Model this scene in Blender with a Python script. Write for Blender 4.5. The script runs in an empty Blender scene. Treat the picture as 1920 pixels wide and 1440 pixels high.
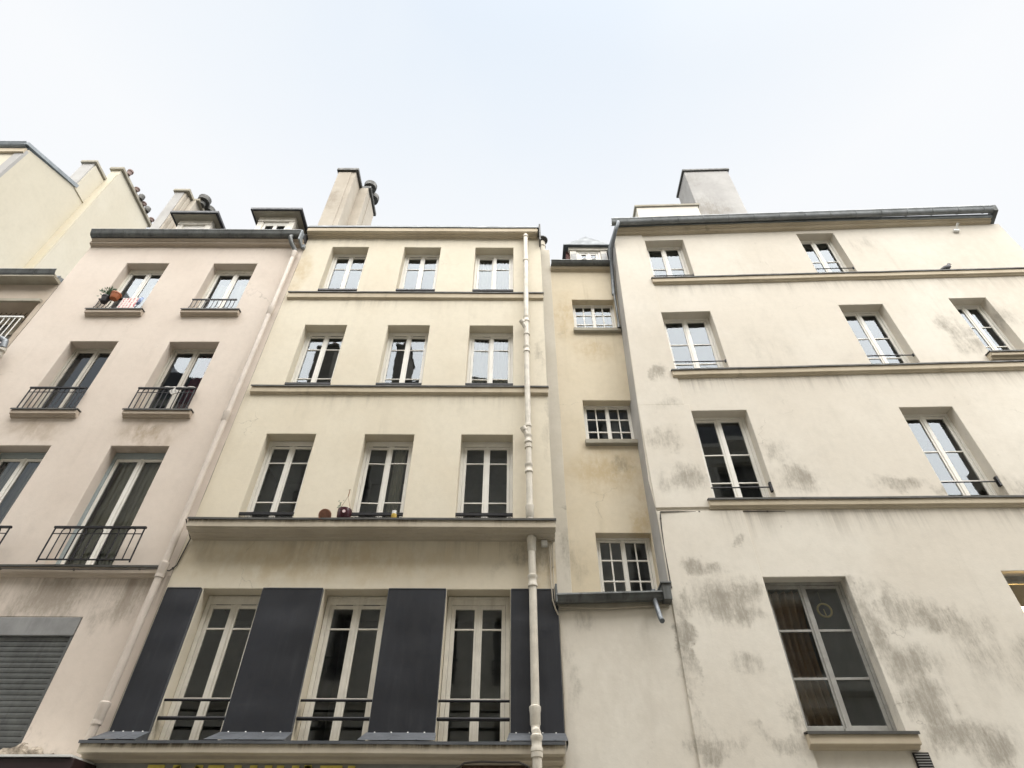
import bpy, bmesh, math, random
from mathutils import Vector, Matrix, noise
random.seed(7)
R = math.radians
sc = bpy.context.scene
COL = sc.collection

# ------------------------------------------------------------------ camera
cam_d = bpy.data.cameras.new('camera')
cam = bpy.data.objects.new('camera', cam_d)
COL.objects.link(cam)
cam_d.sensor_width = 36.0
cam_d.lens = 36.0 * 1151.0 / 1920.0
cam_d.clip_end = 3000
PITCH, ROLL = R(43.2), math.atan(5 / 1227.0)
cam.matrix_world = (Matrix.Translation((0, 0, 1.6)) @ Matrix.Rotation(R(90) + PITCH, 4, 'X')
                    @ Matrix.Rotation(ROLL, 4, 'Z'))
sc.camera = cam

# ------------------------------------------------------------------ light
SUN_EL, SUN_AZ = R(66), R(158)            # behind the camera, thin bright overcast
sun_dir = Vector((math.sin(SUN_AZ) * math.cos(SUN_EL), math.cos(SUN_AZ) * math.cos(SUN_EL), math.sin(SUN_EL)))
w = bpy.data.worlds.new('World'); sc.world = w; w.use_nodes = True
nt = w.node_tree; nt.nodes.clear()
N, L = nt.nodes.new, nt.links.new
out = N('ShaderNodeOutputWorld')
sky = N('ShaderNodeTexSky'); sky.sky_type = 'NISHITA'; sky.sun_disc = False
sky.sun_elevation = SUN_EL; sky.sun_rotation = SUN_AZ; sky.air_density = 1.0; sky.dust_density = 3.0
bg1 = N('ShaderNodeBackground'); bg1.inputs[1].default_value = 0.028
L(sky.outputs[0], bg1.inputs[0])
tc = N('ShaderNodeTexCoord')
dot = N('ShaderNodeVectorMath'); dot.operation = 'DOT_PRODUCT'
L(tc.outputs['Generated'], dot.inputs[0]); dot.inputs[1].default_value = sun_dir
mr = N('ShaderNodeMapRange'); mr.interpolation_type = 'SMOOTHSTEP'
mr.inputs[1].default_value = 0.74; mr.inputs[2].default_value = 1.0
mr.inputs[3].default_value = 0.336; mr.inputs[4].default_value = 0.42
L(dot.outputs['Value'], mr.inputs[0])
cn = N('ShaderNodeTexNoise'); cn.inputs['Scale'].default_value = 1.6; cn.inputs['Detail'].default_value = 5
cn.inputs['Roughness'].default_value = 0.5
L(tc.outputs['Generated'], cn.inputs[0])
cr = N('ShaderNodeValToRGB')
cr.color_ramp.elements[0].position = 0.36; cr.color_ramp.elements[0].color = (0.835, 0.91, 1.0, 1)
cr.color_ramp.elements[1].position = 0.66; cr.color_ramp.elements[1].color = (0.92, 0.965, 1.0, 1)
L(cn.outputs[0], cr.inputs[0])
bg2 = N('ShaderNodeBackground')
sx = N('ShaderNodeSeparateXYZ'); L(tc.outputs['Generated'], sx.inputs[0])
hz = N('ShaderNodeMapRange'); hz.inputs[1].default_value = 0.96; hz.inputs[2].default_value = 0.80
L(sx.outputs[2], hz.inputs[0])
hm = N('ShaderNodeMix'); hm.data_type = 'RGBA'; hm.inputs[7].default_value = (0.985, 1.0, 1.02, 1)
L(hz.outputs[0], hm.inputs[0]); L(cr.outputs[0], hm.inputs[6])
L(hm.outputs[2], bg2.inputs[0]); L(mr.outputs[0], bg2.inputs[1])
mx = N('ShaderNodeMixShader'); mx.inputs[0].default_value = 0.92
L(bg1.outputs[0], mx.inputs[1]); L(bg2.outputs[0], mx.inputs[2]); L(mx.outputs[0], out.inputs[0])

sun_d = bpy.data.lights.new('sun', 'SUN'); sun_d.energy = 3.3; sun_d.angle = R(86); sun_d.color = (1.0, 0.975, 0.94)
sun = bpy.data.objects.new('sun', sun_d); COL.objects.link(sun)
sun.rotation_euler = sun_dir.to_track_quat('Z', 'Y').to_euler()

sc.view_settings.view_transform = 'Standard'; sc.view_settings.look = 'None'
sc.view_settings.gamma = 1; sc.view_settings.use_curve_mapping = False
sc.view_settings.exposure = 1.62
sc.render.engine = 'CYCLES'
sc.cycles.use_denoising = True
sc.cycles.max_bounces = 8
sc.cycles.transparent_max_bounces = 12
sc.cycles.caustics_reflective = False; sc.cycles.caustics_refractive = False

# ------------------------------------------------------------------ materials
MATS = {}
def new_mat(name):
    m = bpy.data.materials.new(name); m.use_nodes = True
    t = m.node_tree; t.nodes.clear()
    o = t.nodes.new('ShaderNodeOutputMaterial'); b = t.nodes.new('ShaderNodeBsdfPrincipled')
    t.links.new(b.outputs[0], o.inputs[0])
    MATS[name] = m
    return m, t, b
def c4(c): return (c[0], c[1], c[2], 1)
def noise_node(t, vec, scale, detail=4, rough=0.55):
    n = t.nodes.new('ShaderNodeTexNoise'); n.inputs['Scale'].default_value = scale
    n.inputs['Detail'].default_value = detail; n.inputs['Roughness'].default_value = rough
    t.links.new(vec, n.inputs['Vector']); return n.outputs['Fac']
def stretch(t, vec, s):
    n = t.nodes.new('ShaderNodeVectorMath'); n.operation = 'MULTIPLY'
    t.links.new(vec, n.inputs[0]); n.inputs[1].default_value = s; return n.outputs[0]
def mrange(t, v, a, b, c=0.0, d=1.0, smooth=True):
    n = t.nodes.new('ShaderNodeMapRange'); n.interpolation_type = 'SMOOTHSTEP' if smooth else 'LINEAR'
    t.links.new(v, n.inputs[0])
    for i, x in enumerate((a, b, c, d)): n.inputs[i + 1].default_value = x
    return n.outputs[0]
def math_node(t, op, a, b):
    n = t.nodes.new('ShaderNodeMath'); n.operation = op
    for i, x in enumerate((a, b)):
        if isinstance(x, (int, float)): n.inputs[i].default_value = x
        else: t.links.new(x, n.inputs[i])
    return n.outputs[0]
def mix_col(t, fac, a, b, mode='MIX'):
    n = t.nodes.new('ShaderNodeMix'); n.data_type = 'RGBA'; n.blend_type = mode
    for i, x in ((0, fac), (6, a), (7, b)):
        if isinstance(x, (int, float)): n.inputs[i].default_value = x
        elif isinstance(x, tuple): n.inputs[i].default_value = c4(x)
        else: t.links.new(x, n.inputs[i])
    return n.outputs[2]
def bump(t, b, h, strength, dist=0.01):
    n = t.nodes.new('ShaderNodeBump'); n.inputs['Strength'].default_value = strength
    n.inputs['Distance'].default_value = dist
    t.links.new(h, n.inputs['Height']); t.links.new(n.outputs[0], b.inputs['Normal'])
def position(t): return t.nodes.new('ShaderNodeNewGeometry').outputs['Position']

def patch_mask(t, pos, patches):
    """soft worn or stained patches at (x, z) of the facade, each (x, z, half width, half height, strength)"""
    acc = None
    for (cx, cz, rx, rz, s) in patches:
        a = t.nodes.new('ShaderNodeVectorMath'); a.operation = 'SUBTRACT'
        t.links.new(pos, a.inputs[0]); a.inputs[1].default_value = (cx, 0, cz)
        l_ = t.nodes.new('ShaderNodeVectorMath'); l_.operation = 'LENGTH'
        t.links.new(stretch(t, a.outputs[0], (1 / rx, 0, 1 / rz)), l_.inputs[0])
        m = mrange(t, l_.outputs['Value'], 1.25, 0.15, 0, s)
        acc = m if acc is None else math_node(t, 'MAXIMUM', acc, m)
    return acc

def plaster(name, base, alt, dirt=(0.2, 0.18, 0.14), streak=0.25, patches=(), patch_col=(0.23, 0.205, 0.165),
            grain=0.35, big=0.28, patches2=(), patch2_col=(0.4, 0.3, 0.15), cracks=0.0, speck=0.0, drips=(), drip_col=(0.12, 0.10, 0.075), drip_x=-99.0):
    m, t, b = new_mat(name)
    p = position(t)
    wob = t.nodes.new('ShaderNodeTexNoise'); wob.inputs['Scale'].default_value = 1.9; wob.inputs['Detail'].default_value = 7; wob.inputs['Roughness'].default_value = 0.66
    t.links.new(p, wob.inputs['Vector'])
    wp = t.nodes.new('ShaderNodeVectorMath'); wp.operation = 'MULTIPLY_ADD'
    t.links.new(wob.outputs['Color'], wp.inputs[0]); wp.inputs[1].default_value = (0.9, 0.9, 0.9)
    t.links.new(p, wp.inputs[2])
    pw = t.nodes.new('ShaderNodeVectorMath'); pw.operation = 'SUBTRACT'
    t.links.new(wp.outputs[0], pw.inputs[0]); pw.inputs[1].default_value = (0.45, 0.45, 0.45)
    pw = pw.outputs[0]
    n1 = noise_node(t, p, big, 7, 0.62)
    col = mix_col(t, mrange(t, n1, 0.36, 0.64), base, alt)
    n1b = noise_node(t, stretch(t, p, (1.4, 1.4, 0.8)), 1.7, 8, 0.66)
    col = mix_col(t, mrange(t, n1b, 0.50, 0.80, 0, 0.34), col, tuple(0.78 * x for x in alt))
    n2 = noise_node(t, p, 9, 8, 0.7)
    col = mix_col(t, mrange(t, n2, 0.35, 0.75, 0, 0.14), col, tuple(0.62 * x for x in base))
    st = noise_node(t, stretch(t, p, (5.5, 5.5, 0.35)), 1.0, 5, 0.6)
    stm = math_node(t, 'MULTIPLY', mrange(t, st, 0.54, 0.80), mrange(t, noise_node(t, p, 0.5, 3), 0.42, 0.68))
    col = mix_col(t, math_node(t, 'MULTIPLY', stm, streak), col, dirt)
    if speck:
        sp = noise_node(t, stretch(t, p, (1, 1, 0.7)), 6.5, 6, 0.75)
        spm = math_node(t, 'MULTIPLY', mrange(t, sp, 0.63, 0.74), mrange(t, noise_node(t, p, 0.8, 4), 0.45, 0.6))
        col = mix_col(t, math_node(t, 'MULTIPLY', spm, speck), col, dirt)
    if patches2:
        pm = patch_mask(t, pw, patches2)
        f = math_node(t, 'MULTIPLY', pm, mrange(t, noise_node(t, stretch(t, p, (2.2, 2.2, 1.2)), 2.2, 8, 0.7), 0.3, 0.62))
        col = mix_col(t, f, col, patch2_col)
    if patches:
        pm = patch_mask(t, pw, patches)
        n = noise_node(t, stretch(t, p, (1.8, 1.8, 0.6)), 2.0, 12, 0.76)
        n_f = noise_node(t, stretch(t, p, (13, 13, 1.5)), 2.2, 10, 0.8)
        n_g = noise_node(t, stretch(t, p, (1, 1, 0.6)), 26.0, 6, 0.8)
        nn = math_node(t, 'ADD', math_node(t, 'MULTIPLY', n, 0.40), math_node(t, 'ADD', math_node(t, 'MULTIPLY', n_f, 0.34), math_node(t, 'MULTIPLY', n_g, 0.26)))
        wash = math_node(t, 'MULTIPLY', mrange(t, math_node(t, 'ADD', n, math_node(t, 'MULTIPLY', pm, 0.26)), 0.46, 0.86), math_node(t, 'MINIMUM', math_node(t, 'MULTIPLY', pm, 1.6), 0.42))
        col = mix_col(t, wash, col, tuple(0.45 * x + 0.22 * y for x, y in zip(patch_col, alt)) if max(patch_col) < 0.3 else patch_col)
        f = mrange(t, math_node(t, 'ADD', nn, math_node(t, 'MULTIPLY', pm, 0.17)), 0.555, 0.74)
        f = math_node(t, 'MULTIPLY', f, math_node(t, 'MINIMUM', math_node(t, 'MULTIPLY', pm, 1.2), 0.58))
        col = mix_col(t, f, col, patch_col)
    if drips:
        sz = t.nodes.new('ShaderNodeSeparateXYZ'); t.links.new(p, sz.inputs[0])
        acc = None
        for (zt_, ln, st_) in drips:
            up = mrange(t, sz.outputs[2], zt_ - ln, zt_, 0, st_)
            m_ = math_node(t, 'MULTIPLY', up, math_node(t, 'LESS_THAN', sz.outputs[2], zt_ + 0.02))
            acc = m_ if acc is None else math_node(t, 'MAXIMUM', acc, m_)
        dn = noise_node(t, stretch(t, p, (1, 1, 0.03)), 7.0, 7, 0.75)
        dl = noise_node(t, stretch(t, p, (1, 1, 0.1)), 1.1, 3, 0.5)
        f = math_node(t, 'MULTIPLY', acc, math_node(t, 'MULTIPLY', mrange(t, math_node(t, 'ADD', dn, math_node(t, 'MULTIPLY', acc, 0.12)), 0.46, 0.68), mrange(t, dl, 0.36, 0.6, 0.25, 1.0)))
        f = math_node(t, 'MULTIPLY', f, mrange(t, sz.outputs[0], drip_x, drip_x + 0.25))
        col = mix_col(t, f, col, drip_col)
    if cracks:
        v = t.nodes.new('ShaderNodeTexVoronoi'); v.feature = 'DISTANCE_TO_EDGE'; v.inputs['Scale'].default_value = 0.42
        dv = t.nodes.new('ShaderNodeTexNoise'); dv.inputs['Scale'].default_value = 2.0; dv.inputs['Detail'].default_value = 6
        t.links.new(p, dv.inputs['Vector'])
        vv = t.nodes.new('ShaderNodeVectorMath'); vv.operation = 'ADD'
        t.links.new(p, vv.inputs[0]); t.links.new(dv.outputs['Color'], vv.inputs[1])
        t.links.new(vv.outputs[0], v.inputs['Vector'])
        cm = math_node(t, 'MULTIPLY', mrange(t, v.outputs['Distance'], 0.0035, 0.0), mrange(t, noise_node(t, p, 0.7, 2), 0.58, 0.66))
        col = mix_col(t, math_node(t, 'MULTIPLY', cm, cracks), col, (0.13, 0.11, 0.09))
    t.links.new(col, b.inputs['Base Color'])
    b.inputs['Roughness'].default_value = 0.92
    b.inputs['Specular IOR Level'].default_value = 0.2
    h = math_node(t, 'ADD', math_node(t, 'MULTIPLY', noise_node(t, p, 2.2, 6, 0.6), 1.6), math_node(t, 'MULTIPLY', noise_node(t, p, 38, 5, 0.7), 0.28))
    bump(t, b, h, grain * 0.55, 0.018)
    return m

def simple(name, base, rough=0.6, metal=0.0, var=0.18, scale=4.0, streak=0.0, streak_col=(0.05, 0.05, 0.05), bumpy=0.0, spec=0.5,
           alt=None):
    m, t, b = new_mat(name)
    p = position(t)
    n1 = noise_node(t, p, scale, 6, 0.6)
    col = mix_col(t, mrange(t, n1, 0.3, 0.7), base, alt or tuple(max(0, x * (1 - var)) for x in base))
    if streak:
        st = noise_node(t, stretch(t, p, (9, 9, 0.9)), 1.0, 5, 0.65)
        col = mix_col(t, mrange(t, st, 0.48, 0.72, 0, streak), col, streak_col)
    t.links.new(col, b.inputs['Base Color'])
    b.inputs['Metallic'].default_value = metal
    t.links.new(mrange(t, noise_node(t, p, scale * 2, 4), 0.3, 0.7, max(0.05, rough - 0.1), min(1, rough + 0.1), False), b.inputs['Roughness'])
    b.inputs['Specular IOR Level'].default_value = spec
    if bumpy: bump(t, b, noise_node(t, p, scale * 1.5, 5), bumpy, 0.02)
    return m

plaster('pink_plaster', drips=[(5.82, 0.85, 0.75), (14.48, 0.4, 0.2)], drip_col=(0.26, 0.215, 0.165), base=(0.68, 0.605, 0.53), alt=(0.63, 0.55, 0.475), streak=0.22, cracks=0.35,
        patches=[(-6.8, 5.45, 0.95, 0.45, 0.95), (-5.72, 5.42, 0.40, 0.50, 1.0), (-7.5, 5.5, 0.5, 0.3, 0.5), (-9, 5.5, 1.2, 0.4, .6),
                 (-6.0, 3.5, 0.6, 0.12, 0.8), (-8.8, 10.9, 0.5, 0.3, 0.25)], patch_col=(0.28, 0.24, 0.19),
        patches2=[(-6.62, 8.62, 0.7, 0.42, 1.0), (-8.75, 8.7, 0.7, 0.34, 0.7), (-6.2, 11.7, 0.6, 0.2, 0.3), (-8.8, 11.7, 0.6, 0.18, 0.35)],
        patch2_col=(0.40, 0.325, 0.245))
plaster('cream_plaster', drips=[(12.46, 0.5, 0.20), (9.57, 0.5, 0.22), (6.45, 0.5, 0.25), (14.9, 0.5, 0.2)], base=(0.71, 0.655, 0.535), alt=(0.665, 0.60, 0.475), streak=0.12, cracks=0.35, grain=0.35,
        patches=[(0.4, 6.2, 0.42, 0.35, 0.8), (0.62, 9.0, 0.10, 1.6, 0.35), (0.6, 10.6, 0.1, 0.7, 0.5), (-0.2, 5.95, 0.25, 0.16, 0.3),
                 (-4.75, 3.8, 0.22, 0.3, 0.9), (-2.86, 3.8, 0.14, 0.3, 0.9), (-1.0, 3.8, 0.1, 0.25, 0.7)],
        patches2=[(-5.0, 13.4, 0.22, 1.1, 0.55), (-3.0, 6.1, 3.0, 0.40, 0.55), (0.5, 6.0, 0.4, 0.4, 0.6)],
        patch2_col=(0.50, 0.385, 0.215))
plaster('yellow_plaster', (0.665, 0.59, 0.455), (0.605, 0.525, 0.385), streak=0.35, cracks=0.35, dirt=(0.3, 0.24, 0.14),
        patches=[(2.0, 8.3, 0.3, 0.2, 0.6), (1.0, 6.4, 0.3, 0.5, 0.4), (1.1, 12.0, .15, .1, .5)],
        patches2=[(1.75, 8.2, 0.9, 0.6, 0.6), (1.2, 12.5, 0.3, 1.0, 0.5), (1.8, 11.4, 0.6, 0.4, 0.5), (2.2, 7.2, .2, .8, .6)],
        patch2_col=(0.45, 0.33, 0.165))
R_PATCH = [(2.95, 6.0, 0.24, 0.16, 1.0), (3.07, 5.42, 0.40, 0.30, 0.95), (3.50, 5.62, 0.26, 0.26, 0.9), (2.55, 5.5, 0.10, 0.28, 0.9),
           (2.45, 4.95, 0.09, 0.50, 1.0), (3.58, 6.40, 0.12, 0.10, 0.9), (2.55, 3.55, 0.28, 0.16, 1.0), (3.45, 3.60, 0.25, 0.12, 0.8),
           (5.20, 5.42, 0.20, 0.28, 0.6), (5.20, 4.95, 0.22, 0.40, 0.75), (5.65, 5.34, 0.40, 0.24, 0.85), (6.15, 5.20, 0.40, 0.16, 0.8),
           (5.45, 4.60, 0.36, 0.30, 0.85), (5.45, 4.10, 0.36, 0.30, 0.85), (5.70, 3.70, 0.40, 0.26, 1.0), (6.05, 3.62, 0.30, 0.24, 0.95),
           (6.50, 5.05, 0.35, 0.30, 0.6), (4.72, 8.12, 0.22, 0.26, 0.65), (4.90, 7.62, 0.32, 0.34, 0.85), (6.50, 7.42, 0.34, 0.16, 0.75),
           (7.25, 7.30, 0.30, 0.12, 0.7), (9.28, 11.25, 0.20, 0.55, 0.75), (10.55, 11.6, 0.32, 0.42, 0.65), (9.5, 10.8, 0.3, 0.25, 0.6),
           (2.86, 9.3, 0.28, 0.18, 0.55), (2.76, 8.5, 0.30, 0.22, 0.65), (3.0, 7.62, 0.40, 0.28, 0.8), (2.95, 10.12, 0.16, 0.22, 0.9),
           (3.35, 5.25, 0.26, 0.20, 0.85), (4.95, 3.50, 0.16, 0.16, 0.6), (2.50, 4.2, 0.05, 0.6, 0.6), (9.0, 7.3, 1.2, 0.25, 0.6),
           (5.0, 5.70, 0.15, 0.12, 0.7), (8.5, 14.4, 0.4, 0.3, 0.3), (3.2, 4.55, .25, .16, .6), (3.7, 3.9, .12, .3, .85), (5.3, 10.7, .4, .5, .25),
           (7.3, 4.6, 1.2, .4, .5), (0.95, 5.2, 0.2, 0.15, 0.4), (0.8, 4.5, 0.12, 0.7, 0.45)]
plaster('stained_plaster', drips=[(13.0, 0.6, 0.30), (10.03, 0.6, 0.34), (7.03, 0.7, 0.42)], drip_x=3.3, base=(0.715, 0.675, 0.595), alt=(0.66, 0.61, 0.525), streak=0.16, patches=[(a, b, c * 1.45, d * 1.35, min(1.0, e * 1.1)) for a, b, c, d, e in R_PATCH], cracks=0.35, grain=0.4, speck=0.35,
        patches2=[(11, 13, 2.2, 2.2, 0.6), (1.6, 4.4, 0.9, 1.2, 0.35), (3.4, 11.2, 1.2, 1.2, 0.3), (6, 13.6, 1.6, 0.8, 0.4)], patch2_col=(0.56, 0.51, 0.43))
plaster('gable_plaster', (0.62, 0.58, 0.48), (0.58, 0.535, 0.43), streak=0.15, grain=0.3,
        patches2=[(-14.5, 17.0, 0.6, 5.5, 0.0)], patch2_col=(0.55, 0.42, 0.2))
plaster('ochre_streaked_plaster', (0.585, 0.53, 0.40), (0.605, 0.56, 0.455), streak=0.3, dirt=(0.42, 0.3, 0.13), grain=0.3, big=0.9)
plaster('chimney_plaster', (0.50, 0.455, 0.385), (0.42, 0.375, 0.31), streak=0.35, big=0.9,
        patches=[(-5.1, 17.2, 0.3, 0.8, 0.6), (-10.3, 17.5, .3, .8, .7)], patch_col=(0.25, 0.20, 0.15))
plaster('cement_plaster', (0.46, 0.45, 0.43), (0.38, 0.37, 0.355), streak=0.4, patches=[(6.0, 18.0, 0.8, 1.2, 0.9), (6.6, 16.6, 0.7, 0.8, 0.8), (5.8, 20, .4, .5, .5)], big=0.9, dirt=(0.2, 0.19, 0.18))
plaster('concrete_flue', (0.64, 0.595, 0.51), (0.57, 0.525, 0.435), streak=0.25, big=0.8, dirt=(0.25, 0.23, 0.19),
        patches=[(0.85, 6.5, 0.2, 0.7, 0.5), (0.8, 7.4, .1, .05, .9)])
plaster('stone_trim', (0.56, 0.49, 0.375), (0.50, 0.43, 0.32), streak=0.6, dirt=(0.20, 0.165, 0.115), big=1.2)
plaster('dripped_stone', (0.55, 0.495, 0.40), (0.48, 0.425, 0.335), streak=0.5, dirt=(0.2, 0.165, 0.12), big=1.2,
        drips=[(3.60, 0.19, 2.0), (6.72, 0.22, 1.3)], drip_col=(0.065, 0.045, 0.03))
plaster('pink_trim', (0.50, 0.43, 0.355), (0.44, 0.37, 0.295), streak=0.5, dirt=(0.2, 0.17, 0.13), big=1.2)
plaster('grey_stone', (0.40, 0.375, 0.31), (0.33, 0.30, 0.24), streak=0.5, dirt=(0.16, 0.14, 0.11), big=1.5)
plaster('opposite_stone', (0.77, 0.735, 0.65), (0.70, 0.665, 0.59), streak=0.4)
plaster('rubble', (0.50, 0.43, 0.35), (0.14, 0.115, 0.09), streak=0.2, big=7.0, grain=0.9)

simple('long_zinc_gutter', (0.24, 0.255, 0.26), 0.5, 0.45, 0.3, 3, streak=0.4, streak_col=(0.11, 0.11, 0.10))
simple('zinc_gutter', (0.15, 0.158, 0.155), 0.55, 0.45, 0.35, 3, streak=0.6, streak_col=(0.045, 0.045, 0.04))
simple('zinc_cap', (0.085, 0.083, 0.075), 0.6, 0.3, 0.3, 5, streak=0.3)
simple('zinc_roof', (0.27, 0.30, 0.32), 0.6, 0.25, 0.25, 2.5, streak=0.3, streak_col=(0.13, 0.14, 0.15))
simple('weathered_zinc', (0.115, 0.13, 0.14), 0.6, 0.2, 0.2, 3)
simple('zinc_flashing', (0.13, 0.14, 0.155), 0.5, 0.4, 0.35, 3.5, streak=0.5, streak_col=(0.09, 0.095, 0.105), bumpy=0.25)
simple('steel_pipe', (0.17, 0.185, 0.20), 0.5, 0.4, 0.25, 8)
simple('slate_roof', (0.06, 0.063, 0.07), 0.55, 0.1, 0.3, 6)
simple('dark_panel', (0.028, 0.031, 0.040), 0.40, 0.1, 0.4, 1.2, streak=0.22, streak_col=(0.055, 0.058, 0.066), bumpy=0.22)
simple('black_iron', (0.012, 0.012, 0.015), 0.45, 0.3, 0.2, 12)
simple('white_frame', (0.80, 0.78, 0.72), 0.45, 0, 0.08, 3, streak=0.08, streak_col=(0.45, 0.4, 0.33))
simple('old_white_frame', (0.80, 0.765, 0.68), 0.55, 0, 0.14, 5, streak=0.25, streak_col=(0.36, 0.31, 0.24))
simple('grey_frame', (0.36, 0.355, 0.33), 0.6, 0, 0.25, 8, streak=0.4, streak_col=(0.22, 0.20, 0.18))
simple('taupe_frame', (0.50, 0.47, 0.41), 0.5, 0, 0.1, 5)
simple('blue_frame', (0.33, 0.38, 0.39), 0.5, 0, 0.1, 5)
simple('vent_black', (0.01, 0.009, 0.008), 0.8)
simple('cream_pipe', (0.70, 0.655, 0.565), 0.5, 0, 0.22, 6, streak=0.42, streak_col=(0.42, 0.36, 0.27))
simple('pink_pipe', (0.60, 0.53, 0.46), 0.5, 0, 0.12, 4, streak=0.25, streak_col=(0.36, 0.31, 0.25))
simple('terracotta', (0.52, 0.26, 0.18), 0.8, 0, 0.3, 20)
simple('dull_terracotta', (0.26, 0.185, 0.165), 0.85, 0, 0.3, 10)
simple('orange_pot', (0.42, 0.13, 0.045), 0.5, 0, 0.2, 14)
simple('burgundy_pot', (0.055, 0.010, 0.018), 0.25, 0, 0.2, 14)
simple('pot_badge', (0.75, 0.6, 0.6), 0.4)
simple('soil', (0.05, 0.028, 0.018), 0.95)
simple('black_plastic', (0.018, 0.018, 0.02), 0.5)
simple('yellow_jar', (0.55, 0.38, 0.06), 0.35)
simple('white_plastic', (0.78, 0.78, 0.75), 0.4)
simple('grey_plastic', (0.30, 0.30, 0.29), 0.5)
simple('beige_cable', (0.47, 0.42, 0.34), 0.6)
simple('dark_cable', (0.06, 0.052, 0.045), 0.6)
simple('twine', (0.25, 0.12, 0.06), 0.8)
simple('leaf', (0.045, 0.10, 0.05), 0.5, 0, 0.5, 30, alt=(0.09, 0.14, 0.07))
simple('sheer_curtain', (0.60, 0.57, 0.50), 0.9, 0, 0.1, 2)
simple('opposite_curtain', (0.42, 0.41, 0.38), 0.9, 0, 0.5, 1.2, alt=(0.10, 0.10, 0.10))
simple('brown_curtain', (0.46, 0.31, 0.20), 0.9, 0, 0.15, 2)
simple('maroon_curtain', (0.28, 0.04, 0.08), 0.9, 0, 0.2, 2)
simple('beige_blind', (0.52, 0.47, 0.37), 0.9, 0, 0.1, 2)
simple('room_wall', (0.27, 0.265, 0.24), 0.95, 0, 0.3, 1.0)
simple('shutter_metal', (0.135, 0.14, 0.135), 0.5, 0.4, 0.3, 4, streak=0.4, streak_col=(0.06, 0.06, 0.06))
simple('shutter_box', (0.30, 0.30, 0.295), 0.5, 0.3, 0.25, 3, streak=0.15, streak_col=(0.5, 0.5, 0.5))
simple('awning_burgundy', (0.022, 0.008, 0.009), 0.55)
simple('sign_grey', (0.30, 0.30, 0.285), 0.6, 0, 0.15, 3)
simple('sign_yellow', (0.80, 0.68, 0.14), 0.55)
simple('rust_panel', (0.12, 0.065, 0.04), 0.8, 0, 0.5, 14)
simple('pigeon_grey', (0.11, 0.11, 0.12), 0.7, 0, 0.4, 30)
simple('pigeon_beak', (0.05, 0.045, 0.045), 0.6)
simple('brass_ring', (0.80, 0.66, 0.28), 0.4, 0.2)
simple('grey_cotton', (0.70, 0.68, 0.64), 0.9, 0, 0.2, 40)
simple('blue_cloth', (0.12, 0.16, 0.28), 0.9, 0, 0.4, 20, alt=(0.3, 0.36, 0.5))
simple('asphalt', (0.10, 0.10, 0.097), 0.9, 0, 0.3, 6)
simple('pavement_stone', (0.36, 0.345, 0.31), 0.9, 0, 0.25, 3)
simple('tile_brown', (0.13, 0.055, 0.045), 0.8, 0, 0.4, 10)

def glass_mat():
    m, t, b = new_mat('window_glass')
    t.nodes.remove(b)
    o = [n for n in t.nodes if n.type == 'OUTPUT_MATERIAL'][0]
    tr = t.nodes.new('ShaderNodeBsdfTransparent'); tr.inputs[0].default_value = (0.78, 0.82, 0.80, 1)
    gl = t.nodes.new('ShaderNodeBsdfGlossy'); gl.inputs['Roughness'].default_value = 0.015
    gl.inputs[0].default_value = (0.87, 0.94, 1.0, 1)
    fr = t.nodes.new('ShaderNodeFresnel'); fr.inputs[0].default_value = 1.5
    f = mrange(t, fr.outputs[0], 0.0, 1.0, 0.040, 1.0, False)
    p = position(t)
    bp = t.nodes.new('ShaderNodeBump'); bp.inputs['Strength'].default_value = 0.10; bp.inputs['Distance'].default_value = 0.02
    t.links.new(noise_node(t, p, 1.6, 2, 0.4), bp.inputs['Height']); t.links.new(bp.outputs[0], gl.inputs['Normal'])
    mx_ = t.nodes.new('ShaderNodeMixShader')
    t.links.new(f, mx_.inputs[0]); t.links.new(tr.outputs[0], mx_.inputs[1]); t.links.new(gl.outputs[0], mx_.inputs[2])
    t.links.new(mx_.outputs[0], o.inputs[0])
glass_mat()

def lamp_mat():
    m, t, b = new_mat('lamp_glow')
    b.inputs['Base Color'].default_value = (0.8, 0.6, 0.3, 1)
    b.inputs['Emission Color'].default_value = (1.0, 0.62, 0.22, 1)
    b.inputs['Emission Strength'].default_value = 14
lamp_mat()

def poster_mat():
    m, t, b = new_mat('poster_print')
    p = position(t)
    n = noise_node(t, stretch(t, p, (60, 1, 34)), 1.0, 2, 0.5)
    wv = t.nodes.new('ShaderNodeTexWave'); wv.bands_direction = 'X'; wv.inputs['Scale'].default_value = 4.2
    t.links.new(p, wv.inputs['Vector'])
    f = math_node(t, 'MULTIPLY', mrange(t, n, 0.46, 0.54), mrange(t, wv.outputs[1], 0.45, 0.6))
    t.links.new(mix_col(t, f, (0.72, 0.66, 0.62), (0.50, 0.10, 0.12)), b.inputs['Base Color'])
    b.inputs['Roughness'].default_value = 0.8
poster_mat()

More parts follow.
